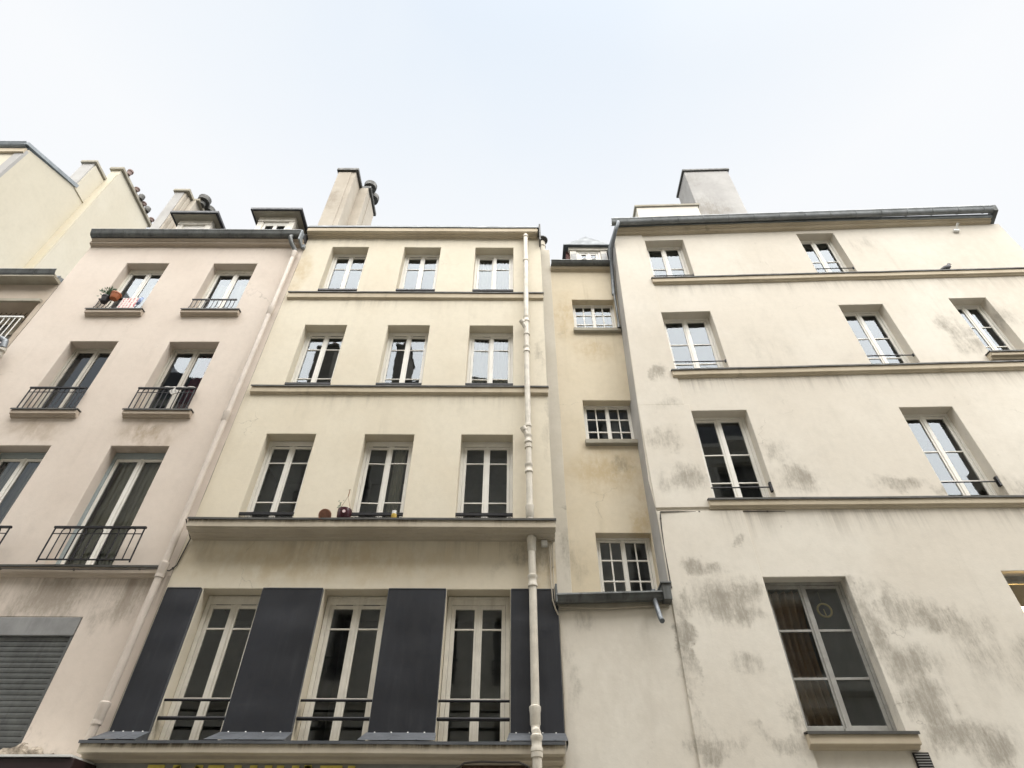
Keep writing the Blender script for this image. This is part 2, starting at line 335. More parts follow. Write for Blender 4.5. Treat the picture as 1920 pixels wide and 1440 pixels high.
# ------------------------------------------------------------------ mesh helpers
ORG = {}
class MB:
    def __init__(s): s.v = []; s.f = []; s.sm = []
    def quad(s, pts, smooth=False):
        i = len(s.v); s.v += [tuple(p) for p in pts]; s.f.append(tuple(range(i, i + len(pts)))); s.sm.append(smooth)
        return s
    def box(s, x0, x1, y0, y1, z0, z1, rot=None):
        c = [(x, y, z) for x in (x0, x1) for y in (y0, y1) for z in (z0, z1)]
        if rot:                                    # rot = (matrix, centre)
            M_, ce = rot; c = [tuple(M_ @ (Vector(p) - ce) + ce) for p in c]
        i = len(s.v); s.v += c
        for f in ((0, 1, 3, 2), (4, 6, 7, 5), (0, 4, 5, 1), (2, 3, 7, 6), (0, 2, 6, 4), (1, 5, 7, 3)):
            s.f.append(tuple(i + k for k in f)); s.sm.append(False)
        return s
    def prism(s, prof, x0, x1, dz=0.0, n=1, wob=0.0):
        """(y, z) profile swept along x; dz lifts the far end, wob is the unevenness of old plaster"""
        k = len(prof); i = len(s.v)
        for a in range(n + 1):
            t = a / n; o = wob * (noise.noise((x0 + (x1 - x0) * t, prof[0][1] * 3.1, 2.0))) if 0 < a < n or wob else 0
            s.v += [(x0 + (x1 - x0) * t, y, z + dz * t + o) for y, z in prof]
        for a in range(n):
            for j in range(k):
                s.f.append((i + a * k + j, i + a * k + (j + 1) % k, i + (a + 1) * k + (j + 1) % k, i + (a + 1) * k + j)); s.sm.append(False)
        s.f.append(tuple(i + j for j in range(k))[::-1]); s.f.append(tuple(i + n * k + j for j in range(k))); s.sm += [False, False]
        return s
    def tube(s, pts, r, seg=10, caps=True):
        pts = [Vector(p) for p in pts]; rings = []
        rr = r if isinstance(r, (list, tuple)) else [r] * len(pts)
        ref = None
        for i, p in enumerate(pts):
            d = (pts[min(i + 1, len(pts) - 1)] - pts[max(i - 1, 0)]).normalized()
            if ref is None or abs(ref.dot(d)) > 0.95: ref = Vector((1, 0, 0)) if abs(d.x) < 0.9 else Vector((0, 0, 1))
            a = (ref - d * ref.dot(d)).normalized(); b = d.cross(a); ref = a
            k = len(s.v); rings.append(k)
            s.v += [tuple(p + (a * math.cos(2 * math.pi * j / seg) + b * math.sin(2 * math.pi * j / seg)) * rr[i]) for j in range(seg)]
        for a, b in zip(rings, rings[1:]):
            for j in range(seg):
                s.f.append((a + j, a + (j + 1) % seg, b + (j + 1) % seg, b + j)); s.sm.append(True)
        if caps:
            s.f.append(tuple(rings[0] + j for j in range(seg))[::-1]); s.f.append(tuple(rings[-1] + j for j in range(seg))); s.sm += [False, False]
        return s
    def lathe(s, c, prof, seg=16, axis=Vector((0, 0, 1))):
        """profile [(radius, height)] turned about axis through c"""
        return s.tube([Vector(c) + axis * h for _, h in prof], [max(rad, 1e-4) for rad, _ in prof], seg)
    def ring(s, c, r, rt, n=20, seg=6, normal='Y', sx=1.0):
        pts = []
        for k in range(n + 1):
            a = 2 * math.pi * k / n
            pts.append((c[0] + r * sx * math.cos(a), c[1], c[2] + r * math.sin(a)) if normal == 'Y' else (c[0] + r * math.cos(a), c[1] + r * math.sin(a), c[2]))
        return s.tube(pts, rt, seg, caps=False)

def thing(name, label, cat, base, group=None):
    o = bpy.data.objects.new(name, None); COL.objects.link(o)
    o.location = base; o.empty_display_size = 0.3
    o['label'] = label; o['category'] = cat
    if group: o['group'] = group
    ORG[o.name] = Vector(base)
    return o
def part(name, mb, mat, parent=None, warp=None, bevel=0.0, base=None, label=None):
    org = ORG[parent.name] if parent else Vector(base or (0, 0, 0))
    vs = [warp(*v) if warp else v for v in mb.v]
    me = bpy.data.meshes.new(name)
    me.from_pydata([tuple(Vector(v) - org) for v in vs], [], mb.f)
    me.polygons.foreach_set('use_smooth', mb.sm)
    bm = bmesh.new(); bm.from_mesh(me)
    bmesh.ops.recalc_face_normals(bm, faces=bm.faces[:])
    bm.to_mesh(me); bm.free()
    me.materials.append(MATS[mat])
    o = bpy.data.objects.new(name, me); COL.objects.link(o)
    if parent: o.parent = parent; ORG[o.name] = org
    else: o.location = org; ORG[o.name] = org
    if any(mb.sm) and not bevel:
        es = o.modifiers.new('edges', 'EDGE_SPLIT'); es.split_angle = R(38)
    if bevel:
        b = o.modifiers.new('bevel', 'BEVEL'); b.width = bevel; b.segments = 2; b.limit_method = 'ANGLE'; b.angle_limit = R(40)
    if label: o['label'] = label
    return o
def solo(name, mb, mat, label, cat, base, group=None, **k):
    o = part(name, mb, mat, None, base=base, **k)
    o['label'] = label; o['category'] = cat
    if group: o['group'] = group
    return o
def struct(name, mb, mat):
    o = part(name, mb, mat); o['kind'] = 'structure'; return o

def wall(bld, mat, x0, x1, z0, z1, y, openings, thick=0.3, warp=None, und=0.006, name='wall'):
    """one plastered wall skin with real openings; opening = (xa, xb, za, zb, depth)"""
    def lines(a, b, extra):
        s = sorted(set([a, b] + [e for e in extra if a < e < b])); o = []
        for p, q in zip(s, s[1:]):
            n = max(1, int(math.ceil((q - p) / 0.55))); o += [p + (q - p) * k / n for k in range(n)]
        return o + [b]
    xs = lines(x0, x1, [o[0] for o in openings] + [o[1] for o in openings])
    zs = lines(z0, z1, [o[2] for o in openings] + [o[3] for o in openings])
    def inside(cx, cz):
        for o in openings:
            if o[0] < cx < o[1] and o[2] < cz < o[3]: return o
    mb = MB(); idx = {}
    def vert(x, z, yy):
        k = (round(x, 4), round(z, 4), round(yy, 4))
        if k not in idx:
            u = und * noise.noise((x * 0.9 + 5, z * 0.9, y)) + und * 0.5 * noise.noise((x * 2.7, z * 2.7, 9)) if yy == y else 0
            dx = 0.006 * noise.noise((x * 2.1, z * 2.3, 31.0)); dzz = 0.005 * noise.noise((x * 2.1, z * 2.3, 77.0))
            idx[k] = len(mb.v); mb.v.append((x + dx, yy + u, z + dzz))
        return idx[k]
    def face(a): mb.f.append(tuple(a)); mb.sm.append(False)
    for i in range(len(xs) - 1):
        for j in range(len(zs) - 1):
            xa, xb, za, zb = xs[i], xs[i + 1], zs[j], zs[j + 1]
            o = inside((xa + xb) / 2, (za + zb) / 2)
            if o is None:
                face([vert(xa, za, y), vert(xb, za, y), vert(xb, zb, y), vert(xa, zb, y)])
            else:
                d = y + o[4]
                if xa <= o[0] + 1e-6: face([vert(xa, za, y), vert(xa, zb, y), vert(xa, zb, d), vert(xa, za, d)])
                if xb >= o[1] - 1e-6: face([vert(xb, za, y), vert(xb, za, d), vert(xb, zb, d), vert(xb, zb, y)])
                if za <= o[2] + 1e-6: face([vert(xa, za, y), vert(xa, za, d), vert(xb, za, d), vert(xb, za, y)])
                if zb >= o[3] - 1e-6: face([vert(xa, zb, y), vert(xb, zb, y), vert(xb, zb, d), vert(xa, zb, d)])
    return part(name, mb, mat, bld, warp, bevel=0.012)

def casement(bld, x0, x1, z0, z1, yf, muntins=(), cols=1, fmat='white_frame', smat=None, warp=None, head=0.0, vents=False,
             fw=0.05, sw=0.055, leaves=2, open_=(0, 0), astragal=0.045, munt=0.022, glass=None, bottom=0.07):
    """french casement: fixed frame > sashes, panes, vent strips"""
    smat = smat or fmat
    f = MB()
    e = 0.004
    f.box(x0 - e, x0 + fw, yf - 0.012, yf + 0.06, z0 - e, z1 + e).box(x1 - fw, x1 + e, yf - 0.012, yf + 0.06, z0 - e, z1 + e)
    f.box(x0 + fw, x1 - fw, yf - 0.010, yf + 0.06, z1 - fw - head, z1 + e).box(x0 + fw, x1 - fw, yf - 0.010, yf + 0.06, z0 - e, z0 + fw * 0.8)
    if head: f.box(x0 + fw, x1 - fw, yf - 0.024, yf - 0.0102, z1 - head * 0.55, z1 - head * 0.25)
    win = part('window', f, fmat, bld, warp, bevel=0.005)
    xa, xb, za, zb = x0 + fw, x1 - fw, z0 + fw * 0.8, z1 - fw - head
    wl = (xb - xa) / leaves
    for k in range(leaves):
        a, b = xa + wl * k, xa + wl * (k + 1)
        ang = open_[k] if k < len(open_) else 0
        ce = Vector((a if k == 0 else b, yf + 0.025, 0))
        rot = (Matrix.Rotation(R(ang) * (1 if k == 0 else -1), 3, 'Z'), ce) if ang else None
        s = MB(); g = 0.003
        s.box(a + g, a + sw, yf + 0.003, yf + 0.045, za + g, zb - g, rot).box(b - sw, b - g, yf + 0.003, yf + 0.045, za + g, zb - g, rot)
        s.box(a + sw, b - sw, yf + 0.005, yf + 0.043, zb - sw, zb - g, rot).box(a + sw, b - sw, yf + 0.005, yf + 0.043, za + g, za + bottom, rot)
        for mz in muntins:
            if za + bottom < mz < zb - sw: s.box(a + sw, b - sw, yf + 0.007, yf + 0.041, mz - munt / 2, mz + munt / 2, rot)
        for c in range(1, cols):
            mx_ = a + sw + (b - a - 2 * sw) * c / cols
            s.box(mx_ - munt / 2, mx_ + munt / 2, yf + 0.009, yf + 0.039, za + bottom, zb - sw, rot)
        if k == leaves - 1 and leaves > 1 and astragal:
            s.box(a - astragal / 2, a + astragal / 2, yf - 0.010, yf + 0.0025, za + g, zb - g)
        part('sash', s, smat, win, warp, bevel=0.004)
        p = MB(); t1, t2 = random.uniform(-0.004, 0.004), random.uniform(-0.004, 0.004)
        q = [(a + sw - .004, yf + 0.024 - t1 - t2, za + bottom - .004), (b - sw + .004, yf + 0.024 + t1 - t2, za + bottom - .004),
             (b - sw + .004, yf + 0.024 + t1 + t2, zb - sw + .004), (a + sw - .004, yf + 0.024 - t1 + t2, zb - sw + .004)]
        if rot: q = [tuple(rot[0] @ (Vector(v) - ce) + ce) for v in q]
        p.quad(q)
        o = part('pane', p, 'window_glass', win, warp)
        me = o.data
        if me.polygons[0].normal.y > 0: me.flip_normals()
        if vents:
            part('vent_strip', MB().box(a + sw * 1.4, b - sw * 1.2, yf - 0.004, yf + 0.0035, zb - 0.006, zb + 0.022), 'vent_black', win, warp)
    return win

def ledge(bld, mat, x0, x1, y_wall, proj, z_top, z_fas, z_wall, cap=True, warp=None, name='string_course', dz=0.0, cap_mat='zinc_cap', steps=0):
    """moulded ledge with its own metal cap; profile in (y, z)"""
    yf = y_wall - proj
    pr = [(y_wall + 0.04, z_top), (yf, z_top - 0.012), (yf, z_fas)]
    if steps:
        for k in range(steps):
            t0, t1 = (k + 0.35) / steps, (k + 1) / steps
            pr += [(yf + (proj * 0.96) * t0, z_fas - (z_fas - z_wall) * k / steps), (yf + (proj * 0.96) * t0, z_fas - (z_fas - z_wall) * t1)]
    else:
        pr += [(yf + proj * 0.45, z_fas - 0.008), (yf + proj * 0.55, z_wall), (y_wall - 0.004, z_wall - 0.004)]
    pr += [(y_wall + 0.04, z_wall - 0.004)]
    n = max(1, int((x1 - x0) / 0.7))
    o = part(name, MB().prism(pr, x0, x1, dz, n, 0.009), mat, bld, warp, bevel=0.008)
    if cap:
        cp = [(y_wall + 0.03, z_top + 0.03), (yf - 0.022, z_top + 0.012), (yf - 0.022, z_top - 0.022), (yf - 0.017, z_top - 0.022), (yf - 0.017, z_top + 0.002), (y_wall + 0.03, z_top + 0.004)]
        part('ledge_flashing', MB().prism(cp, x0 - 0.012, x1 + 0.012, dz, n, 0.010), cap_mat, o, warp)
    return o

def gutter(bld, x0, x1, yc, z_top, rad, deep, mat='zinc_gutter', warp=None, dz=0.0, seams=1.1, name='gutter'):
    """hung half-round gutter with soldered seams"""
    pr = []
    for k in range(13):
        a = math.pi * k / 12
        pr.append((yc - rad * math.cos(a), z_top - deep * math.sin(a)))
    inner = [(y + (yc - y) * 0.06, z + 0.012) for y, z in pr[::-1]]
    pr = [(yc - rad - 0.012, z_top + 0.012), (yc - rad - 0.016, z_top - 0.012)] + pr[1:] + inner
    mb = MB().prism(pr, x0, x1, dz, max(1, int((x1 - x0) / 0.8)), 0.004)
    mb.sm = [True if i % 1 == 0 else False for i in range(len(mb.sm))]
    g = part(name, mb, mat, bld, warp)
    n = int((x1 - x0) / seams)
    sm_ = MB()
    for i in range(1, n + 1):
        x = x0 + (x1 - x0) * (i - 0.35) / n
        o2 = dz * (x - x0) / (x1 - x0)
        pts = [(x, yc - (rad + 0.004) * math.cos(math.pi * k / 10), z_top + o2 - (deep + 0.004) * math.sin(math.pi * k / 10)) for k in range(11)]
        sm_.tube(pts, 0.007, 6)
    part('seam', sm_, mat, g, warp)
    return g

def pipe(bld, pts, r, mat, collars=(), warp=None, name='downpipe', seg=14):
    o = part(name, MB().tube(pts, r, seg), mat, bld, warp)
    for (x, y, z, k) in collars:
        mb = MB()
        if k == 'double':
            mb.lathe((x, y, z), [(r * 1.02, -0.10), (r * 1.28, -0.085), (r * 1.28, -0.05), (r * 1.1, -0.03), (r * 1.1, 0.03), (r * 1.3, 0.05), (r * 1.3, 0.085), (r * 1.02, 0.10)], 16)
        elif k == 'socket':
            mb.lathe((x, y, z), [(r * 1.02, -0.16), (r * 1.2, -0.14), (r * 1.22, 0.0), (r * 1.35, 0.03), (r * 1.35, 0.07), (r * 1.02, 0.085)], 16)
        else:
            mb.lathe((x, y, z), [(r * 1.02, -0.035), (r * 1.25, -0.025), (r * 1.25, 0.02), (r * 1.02, 0.035)], 16)
        part('pipe_collar', mb, mat, o, warp)
    return o

# ------------------------------------------------------------------ ground
struct('road', MB().quad([(-400, -400, 0), (400, -400, 0), (400, 400, 0), (-400, 400, 0)]), 'asphalt')
struct('pavement', MB().box(-30, 30, 7.0, 8.78, 0.004, 0.13), 'pavement_stone')
struct('pavement', MB().box(-30, 30, -2.48, -0.9, 0.004, 0.13), 'pavement_stone')

def interior(bld, x0, x1, y0, y1, floors, cols, warp=None):
    """plain rooms behind the windows"""
    mb = MB()
    mb.quad([(x0, y1, floors[0]), (x1, y1, floors[0]), (x1, y1, floors[-1]), (x0, y1, floors[-1])])
    for z in floors:
        mb.box(x0, x1, y0, y1, z - 0.12, z + 0.12)
    for x in cols:
        mb.box(x - 0.06, x + 0.06, y0 + 0.02, y1, floors[0], floors[-1])
    return part('room_interior', mb, 'room_wall', bld, warp)

# ================================================================== CREAM BUILDING (centre)
Y = 8.8
cream = thing('apartment_building', 'cream rendered building in the centre with dark metal panels between its first floor windows', 'building', (-2.2, 9.2, 0))
CX = [(-4.47, -3.57), (-2.68, -1.78), (-0.92, 0.02)]
CX1 = [(-4.60, -3.70), (-2.79, -1.83), (-0.96, -0.01)]
rows = [(12.60, 14.51, 0.23), (9.66, 11.59, 0.23), (6.62, 8.59, 0.23)]
ops = [(a, b, z0, z1, d) for z0, z1, d in rows for a, b in CX] + [(a, b, 3.50, 5.64, 0.24) for a, b in CX1]
wall(cream, 'cream_plaster', -5.16, 0.69, 0.13, 15.0, Y, ops)
part('side_wall', MB().quad([(-5.16, Y, 0.13), (-5.16, 14, 0.13), (-5.16, 14, 15), (-5.16, Y, 15)]).quad([(0.69, Y, 0.13), (0.69, 14, 0.13), (0.69, 14, 15), (0.69, Y, 15)])
     .quad([(-5.16, 14, .13), (.69, 14, .13), (.69, 14, 15), (-5.16, 14, 15)]), 'cement_plaster', cream)
interior(cream, -5.1, 0.64, 9.13, 11.2, [0.2, 3.3, 6.25, 9.25, 12.2, 14.95], [-3.1, -1.35])
op = {(0, 2): (2.2, -1.8), (1, 2): (2.0, -1.2), (2, 1): (3.0, 0)}
for r, (z0, z1, d) in enumerate(rows):
    mts = [(13.91, 13.08), (11.06, 10.21), (8.11, 7.29)][r]
    for c, (a, b) in enumerate(CX):
        wn = casement(cream, a, b, z0 - 0.02, z1, Y + d, mts, head=0.06, vents=(c < 2), open_=op.get((r, c), (0, 0)))
        # low cast iron guard: heavy rail over scrollwork
        zt = (12.86, 9.89, 6.96)[r]
        g = MB().box(a - 0.0, b + 0.0, Y + 0.005, Y + 0.05, zt - 0.045, zt)
        g.box(a, b, Y + 0.018, Y + 0.034, zt - 0.25, zt - 0.235)
        n = 9; wd = (b - a) / n
        for i in range(n):
            xc = a + wd * (i + 0.5)
            g.ring((xc, Y + 0.026, zt - 0.14), 0.036, 0.008, 12, 5)
            g.ring((xc - 0.018, Y + 0.026, zt - 0.09), 0.016, 0.006, 8, 4).ring((xc + 0.018, Y + 0.026, zt - 0.09), 0.016, 0.006, 8, 4)
            g.tube([(xc - wd / 2, Y + 0.026, zt - 0.235), (xc, Y + 0.026, zt - 0.16), (xc + wd / 2, Y + 0.026, zt - 0.235)], 0.006, 5)
            g.tube([(xc + wd / 2, Y + 0.026, zt - 0.235), (xc + wd / 2, Y + 0.026, zt - 0.04)], 0.006, 5)
        part('guard_rail', g, 'black_iron', wn)
for c, (a, b) in enumerate(CX1):
    wn = casement(cream, a + 0.01, b - 0.01, 3.56, 5.63, Y + 0.24, (5.14, 4.19), fmat='old_white_frame', head=0.07, vents=(c < 2), fw=0.06, sw=0.06, munt=0.026)
    for z, rr in ((4.11, 0.017), (3.89, 0.024)):
        part('guard_rail', MB().tube([(a - 0.01, Y + 0.03, z), (b + 0.01, Y + 0.03, z)], rr, 10), 'black_iron', wn)
# dark sheet metal panels between the first floor windows, each with its zinc flashing and fixing heads
px = [(-5.115, CX1[0][0] - 0.015), (CX1[0][1] + 0.012, CX1[1][0] - 0.012), (CX1[1][1] + 0.012, CX1[2][0] - 0.012), (CX1[2][1] + 0.012, 0.682)]
for i, (a, b) in enumerate(px):
    mb = MB(); nx, nz = 8, 22
    z0, z1, yo = 3.70, 5.625, Y - 0.045
    for iz in range(nz + 1):
        for ix in range(nx + 1):
            x = a + (b - a) * ix / nx; z = z0 + (z1 - z0) * iz / nz
            ed = min(1, 6 * min(ix, nx - ix) / nx + .15) * min(1, 8 * min(iz, nz - iz) / nz)
            mb.v.append((x, yo - 0.019 * ed * (noise.noise((x * 0.7 + i, z * 2.3, i * 3.3)) + 0.4 * noise.noise((x * 2, z * 5, i)) - .3), z))
    for iz in range(nz):
        for ix in range(nx):
            k = iz * (nx + 1) + ix
            mb.f.append((k, k + 1, k + nx + 2, k + nx + 1)); mb.sm.append(True)
    p_ = part('cladding_panel', mb, 'dark_panel', cream)
    e = MB().box(a - 0.006, a - 0.0005, yo - 0.004, Y + 0.01, z0, z1).box(b + 0.0005, b + 0.006, yo - 0.004, Y + 0.01, z0, z1).box(a, b, yo - 0.008, Y + 0.01, z1 + 0.0005, z1 + 0.012)
    e.box(a, b, yo - 0.007, Y + 0.01, z0 - 0.014, z0 - 0.0005)
    part('panel_edge', e, 'zinc_flashing', p_)
    fl = MB()
    xl, xr = a - 0.02, b + 0.02
    fl.quad([(xl, Y - 0.045, 3.715), (xr, Y - 0.045, 3.715), (xr + 0.03 * (i < 3), 8.40, 3.548), (xl - 0.03 * (i > 0), 8.40, 3.548)])
    fl.quad([(xl, Y - 0.045, 3.715), (xl, Y - 0.045, 3.50), (xl - 0.03 * (i > 0), 8.40, 3.52), (xl - 0.03 * (i > 0), 8.40, 3.548)])
    fl.quad([(xr, Y - 0.045, 3.715), (xr, Y - 0.045, 3.50), (xr + 0.03 * (i < 3), 8.40, 3.52), (xr + 0.03 * (i < 3), 8.40, 3.548)])
    nse = max(1, int(round((xr - xl) / 0.42)))
    for s_ in range(1, nse + 1):
        xx = xl + (xr - xl) * s_ / (nse + 0.6)
        fl.box(xx - 0.002, xx + 0.022, 8.41, Y - 0.05, 3.55, 3.556, (Matrix.Rotation(R(-24.8), 3, 'X') @ Matrix.Rotation(R(49.6), 3, 'X'), Vector((xx, 8.41, 3.552))))
    part('panel_flashing', fl, 'zinc_flashing', cream)
    rv = MB(); n = 4
    for k in range(n):
        x = a + (b - a) * (k + 0.4) / n
        rv.lathe((x, yo - 0.002, z0 + 0.012), [(0.011, 0), (0.011, 0.006), (0.004, 0.011)], 10, Vector((0, -1, 0)))
    part('fixing', rv, 'white_plastic', p_)
ledge(cream, 'stone_trim', -5.08, 0.70, Y, 0.055, 12.65, 12.475, 12.45)
ledge(cream, 'stone_trim', -5.06, 0.70, Y, 0.06, 9.735, 9.585, 9.56)
ledge(cream, 'dripped_stone', -5.06, 0.69, Y, 0.33, 6.64, 6.50, 6.44, steps=3, name='balcony_ledge')
ledge(cream, 'dripped_stone', -5.22, 0.655, Y, 0.38, 3.525, 3.405, 3.36, steps=1, name='shopfront_ledge', cap_mat='zinc_flashing')
ledge(cream, 'stone_trim', -5.17, 0.63, Y, 0.18, 15.10, 14.95, 14.88, steps=3, cap=False, name='cornice')
part('roof_edge', MB().prism([(8.60, 15.10), (8.60, 15.115), (8.615, 15.12), (8.66, 15.26), (9.4, 15.4), (9.4, 15.1)], -5.19, 0.66, 0, 8, 0.014), 'weathered_zinc', cream)
part('roof', MB().prism([(8.65, 15.05), (11.3, 15.9), (14.0, 15.05)], -5.15, 0.68), 'zinc_roof', cream)
part('roof_end_strip', MB().box(0.662, 0.70, 8.58, 9.3, 14.55, 15.24), 'zinc_cap', cream)
# chimney
ch = part('chimney', MB().box(-5.17, -4.67, 9.04, 9.56, 14.9, 18.75).box(-5.17, -4.40, 9.5605, 10.47, 14.9, 18.75)
          .box(-5.19, -4.80, 9.02, 9.039, 14.9, 18.70).box(-4.398, -4.38, 9.85, 10.47, 14.9, 18.70), 'chimney_plaster', cream, bevel=0.015)
part('chimney_cap', MB().box(-5.24, -4.60, 8.97, 9.56, 18.75, 18.87).box(-5.24, -4.33, 9.5605, 10.54, 18.751, 18.87), 'zinc_cap', ch, bevel=0.01)
for y in (9.72, 10.12):
    part('chimney_cowl', MB().lathe((-4.42, y, 18.87), [(0.10, 0), (0.10, 0.12), (0.19, 0.13), (0.2, 0.30), (0.15, 0.36), (0.02, 0.40)], 14), 'zinc_cap', ch)
part('chimney_pot', MB().lathe((-5.22, 9.75, 18.5), [(0.05, 0), (0.05, 0.2)], 10), 'zinc_cap', ch)
# downpipe
PX, PY = 0.315, 8.675
pipe(cream, [(PX + 0.01, PY + 0.07, 15.06), (PX + 0.01, PY + 0.03, 14.93), (PX + 0.01, PY, 14.82), (PX - 0.005, PY, 12.7), (PX - 0.02, PY, 10.5), (PX - 0.015, PY, 6.72)], 0.055, 'cream_pipe',
     [(PX + 0.01, PY, 14.80, 'single'), (PX, PY, 13.80, 'single'), (PX - 0.012, PY, 11.66, 'double'), (PX - 0.012, PY, 11.18, 'single'), (PX - 0.016, PY, 10.72, 'double'),
      (PX - 0.02, PY, 8.70, 'single'), (PX - 0.02, PY, 8.40, 'double'), (PX - 0.02, PY, 8.22, 'single'), (PX - 0.02, PY, 7.76, 'double'), (PX - 0.018, PY, 6.95, 'socket')])
for z in (11.45, 8.52):
    part('branch_stub', MB().tube([(PX - 0.02, PY, z - 0.1), (PX - 0.09, PY - 0.03, z + 0.06)], 0.047, 12).tube([(PX - 0.088, PY - 0.029, z + 0.055), (PX - 0.115, PY - 0.04, z + 0.115)], [0.058, 0.058], 12), 'cream_pipe', cream)
pipe(cream, [(PX - 0.005, PY, 6.50), (PX + 0.005, PY, 5.8), (PX + 0.005, PY, 4.0), (PX, PY - 0.02, 3.72), (PX, 8.34, 3.62), (PX, 8.33, 3.3), (PX, 8.40, 2.6), (PX, 8.66, 2.2), (PX, 8.66, 0.2)], 0.057, 'cream_pipe',
     [(PX, PY, 6.36, 'socket'), (PX + 0.004, PY, 5.72, 'double'), (PX, PY, 3.93, 'socket'), (PX, 8.335, 3.50, 'double'), (PX, 8.335, 3.38, 'single')])
# ================================================================== PINK BUILDING
pink = thing('apartment_building', 'pinkish beige building with black railings, two flat dormers and a grey roller shutter', 'building', (-7.8, 9.2, 0))
PXs = [(-9.27, -8.26), (-7.18, -6.14)]
prow = [(12.0, 13.80), (9.12, 11.04), (6.00, 8.30)]
ops = [(a, b, z0, z1, 0.22) for z0, z1 in prow for a, b in PXs] + [(-9.3, -6.20, 3.0, 5.20, 0.06)]
wall(pink, 'pink_plaster', -10.46, -5.165, 0.13, 14.62, Y, ops)
part('side_wall', MB().quad([(-10.46, Y, 0.13), (-10.46, 13, 0.13), (-10.46, 13, 14.6), (-10.46, Y, 14.6)]).quad([(-10.46, 13, .13), (-5.2, 13, .13), (-5.2, 13, 14.6), (-10.46, 13, 14.6)]), 'cement_plaster', pink)
interior(pink, -10.4, -5.2, 9.12, 11.2, [0.2, 2.9, 5.8, 8.75, 11.7, 14.5], [-7.7])
def arch_rail(win, x0, x1, zt, zb, y, n, arches=True, double_low=True):
    g = MB().box(x0 - 0.02, x1 + 0.02, y - 0.02, y + 0.02, zt - 0.03, zt)
    if double_low: g.box(x0, x1, y - 0.01, y + 0.01, zb, zb + 0.018)
    wd = (x1 - x0) / n
    for i in range(n + 1):
        x = x0 + wd * i
        end = i in (0, n)
        if arches and not end:
            g.tube([(x, y, zb), (x, y, zt - 0.09)], 0.010, 6)
        else:
            g.tube([(x, y, zb - (0.03 if end else 0)), (x, y, zt - 0.02)], 0.013 if end else 0.010, 6)
    if arches:
        g.box(x0, x1, y - 0.006, y + 0.006, zt - 0.13, zt - 0.118)
        i = 1
        while i + 1 <= n - 1:
            xa, xb = x0 + wd * i, x0 + wd * (i + 1)
            pts = [((xa + xb) / 2 - (xb - xa) / 2 * math.cos(math.pi * k / 8), y, zt - 0.09 + (0.066) * math.sin(math.pi * k / 8)) for k in range(9)]
            g.tube(pts, 0.010, 6); i += 2
    return part('guard_rail', g, 'black_iron', win)
pw = {}
for r, (z0, z1) in enumerate(prow):
    for c, (a, b) in enumerate(PXs):
        fm = 'taupe_frame' if r == 2 else 'white_frame'
        pw[r, c] = casement(pink, a, b, z0, z1, Y + 0.22, (), head=(0.05, 0.0, 0.07)[r], fmat=('old_white_frame', 'taupe_frame', 'blue_frame')[r], smat=('white_frame', 'taupe_frame', 'white_frame')[r], fw=0.055, sw=0.06)
for c, (a, b) in enumerate(PXs):
    # top row: sill with short bars
    for r, (zs, zr) in enumerate(((11.98, 12.37), (9.08, 9.64))):
        xs0, xs1 = (a - 0.07, b + 0.15)
        s = ledge(pink, 'pink_trim', xs0, xs1, Y, 0.10, zs, zs - 0.10, zs - 0.14, name='window_sill')
    g = MB().box(a + 0.02, b - 0.02, 8.722, 8.754, 12.345, 12.37)
    for i in range(11):
        x = a + 0.05 + (b - a - 0.1) * i / 10
        g.tube([(x, 8.738, 12.35), (x, 8.738, 12.12), (x, 8.715, 12.06), (x, 8.72, 12.02), (x, 8.745, 12.03)], 0.009, 6)
    g.box(a + 0.02, b - 0.02, 8.73, 8.746, 12.01, 12.025)
    part('guard_rail', g, 'black_iron', pw[0, c])
    arch_rail(pw[1, c], a - 0.02, b + 0.02, 9.66, 9.10, 8.73, 11)
    arch_rail(pw[2, c], a + 0.02, b + 0.40 - 0.02, 6.56, 5.99, 8.60, 11)
ledge(pink, 'pink_trim', -10.46, -5.30, Y, 0.09, 5.95, 5.84, 5.80)
ledge(pink, 'pink_trim', -10.46, -5.19, Y, 0.10, 14.62, 14.50, 14.47, cap=False, name='cornice', steps=2)
ledge(pink, 'pink_trim', -10.42, -5.19, Y - 0.1, 0.06, 14.66, 14.585, 14.56, cap=False, name='cornice_moulding')
gutter(pink, -10.44, -5.24, 8.605, 14.80, 0.10, 0.175)
part('gutter_end', MB().box(-5.238, -5.20, 8.50, 9.02, 14.42, 14.80).box(-5.20, -5.13, 8.72, 8.79, 14.38, 14.50), 'zinc_roof', pink)
part('roof', MB().prism([(8.62, 14.62), (8.62, 14.78), (10.2, 17.2), (12.9, 17.9), (12.9, 14.62)], -10.44, -5.18), 'slate_roof', pink)
pipe(pink, [(-5.45, 8.56, 14.60), (-5.45, 8.52, 14.50), (-5.40, 8.58, 14.36), (-5.30, 8.68, 14.20), (-5.29, 8.69, 14.05)], 0.052, 'zinc_gutter', name='gutter_outlet')
pipe(pink, [(-5.285, 8.69, 14.12), (-5.28, 8.69, 11), (-5.27, 8.69, 6.2), (-5.28, 8.69, 3.95), (-5.30, 8.69, 3.56)], 0.054, 'pink_pipe',
     [(-5.285, 8.69, 14.05, 'socket'), (-5.28, 8.69, 11.95, 'socket'), (-5.28, 8.69, 8.95, 'socket'), (-5.27, 8.69, 5.92, 'socket'), (-5.28, 8.69, 3.96, 'socket'), (-5.285, 8.69, 3.80, 'single'), (-5.27, 8.69, 5.78, 'single')])
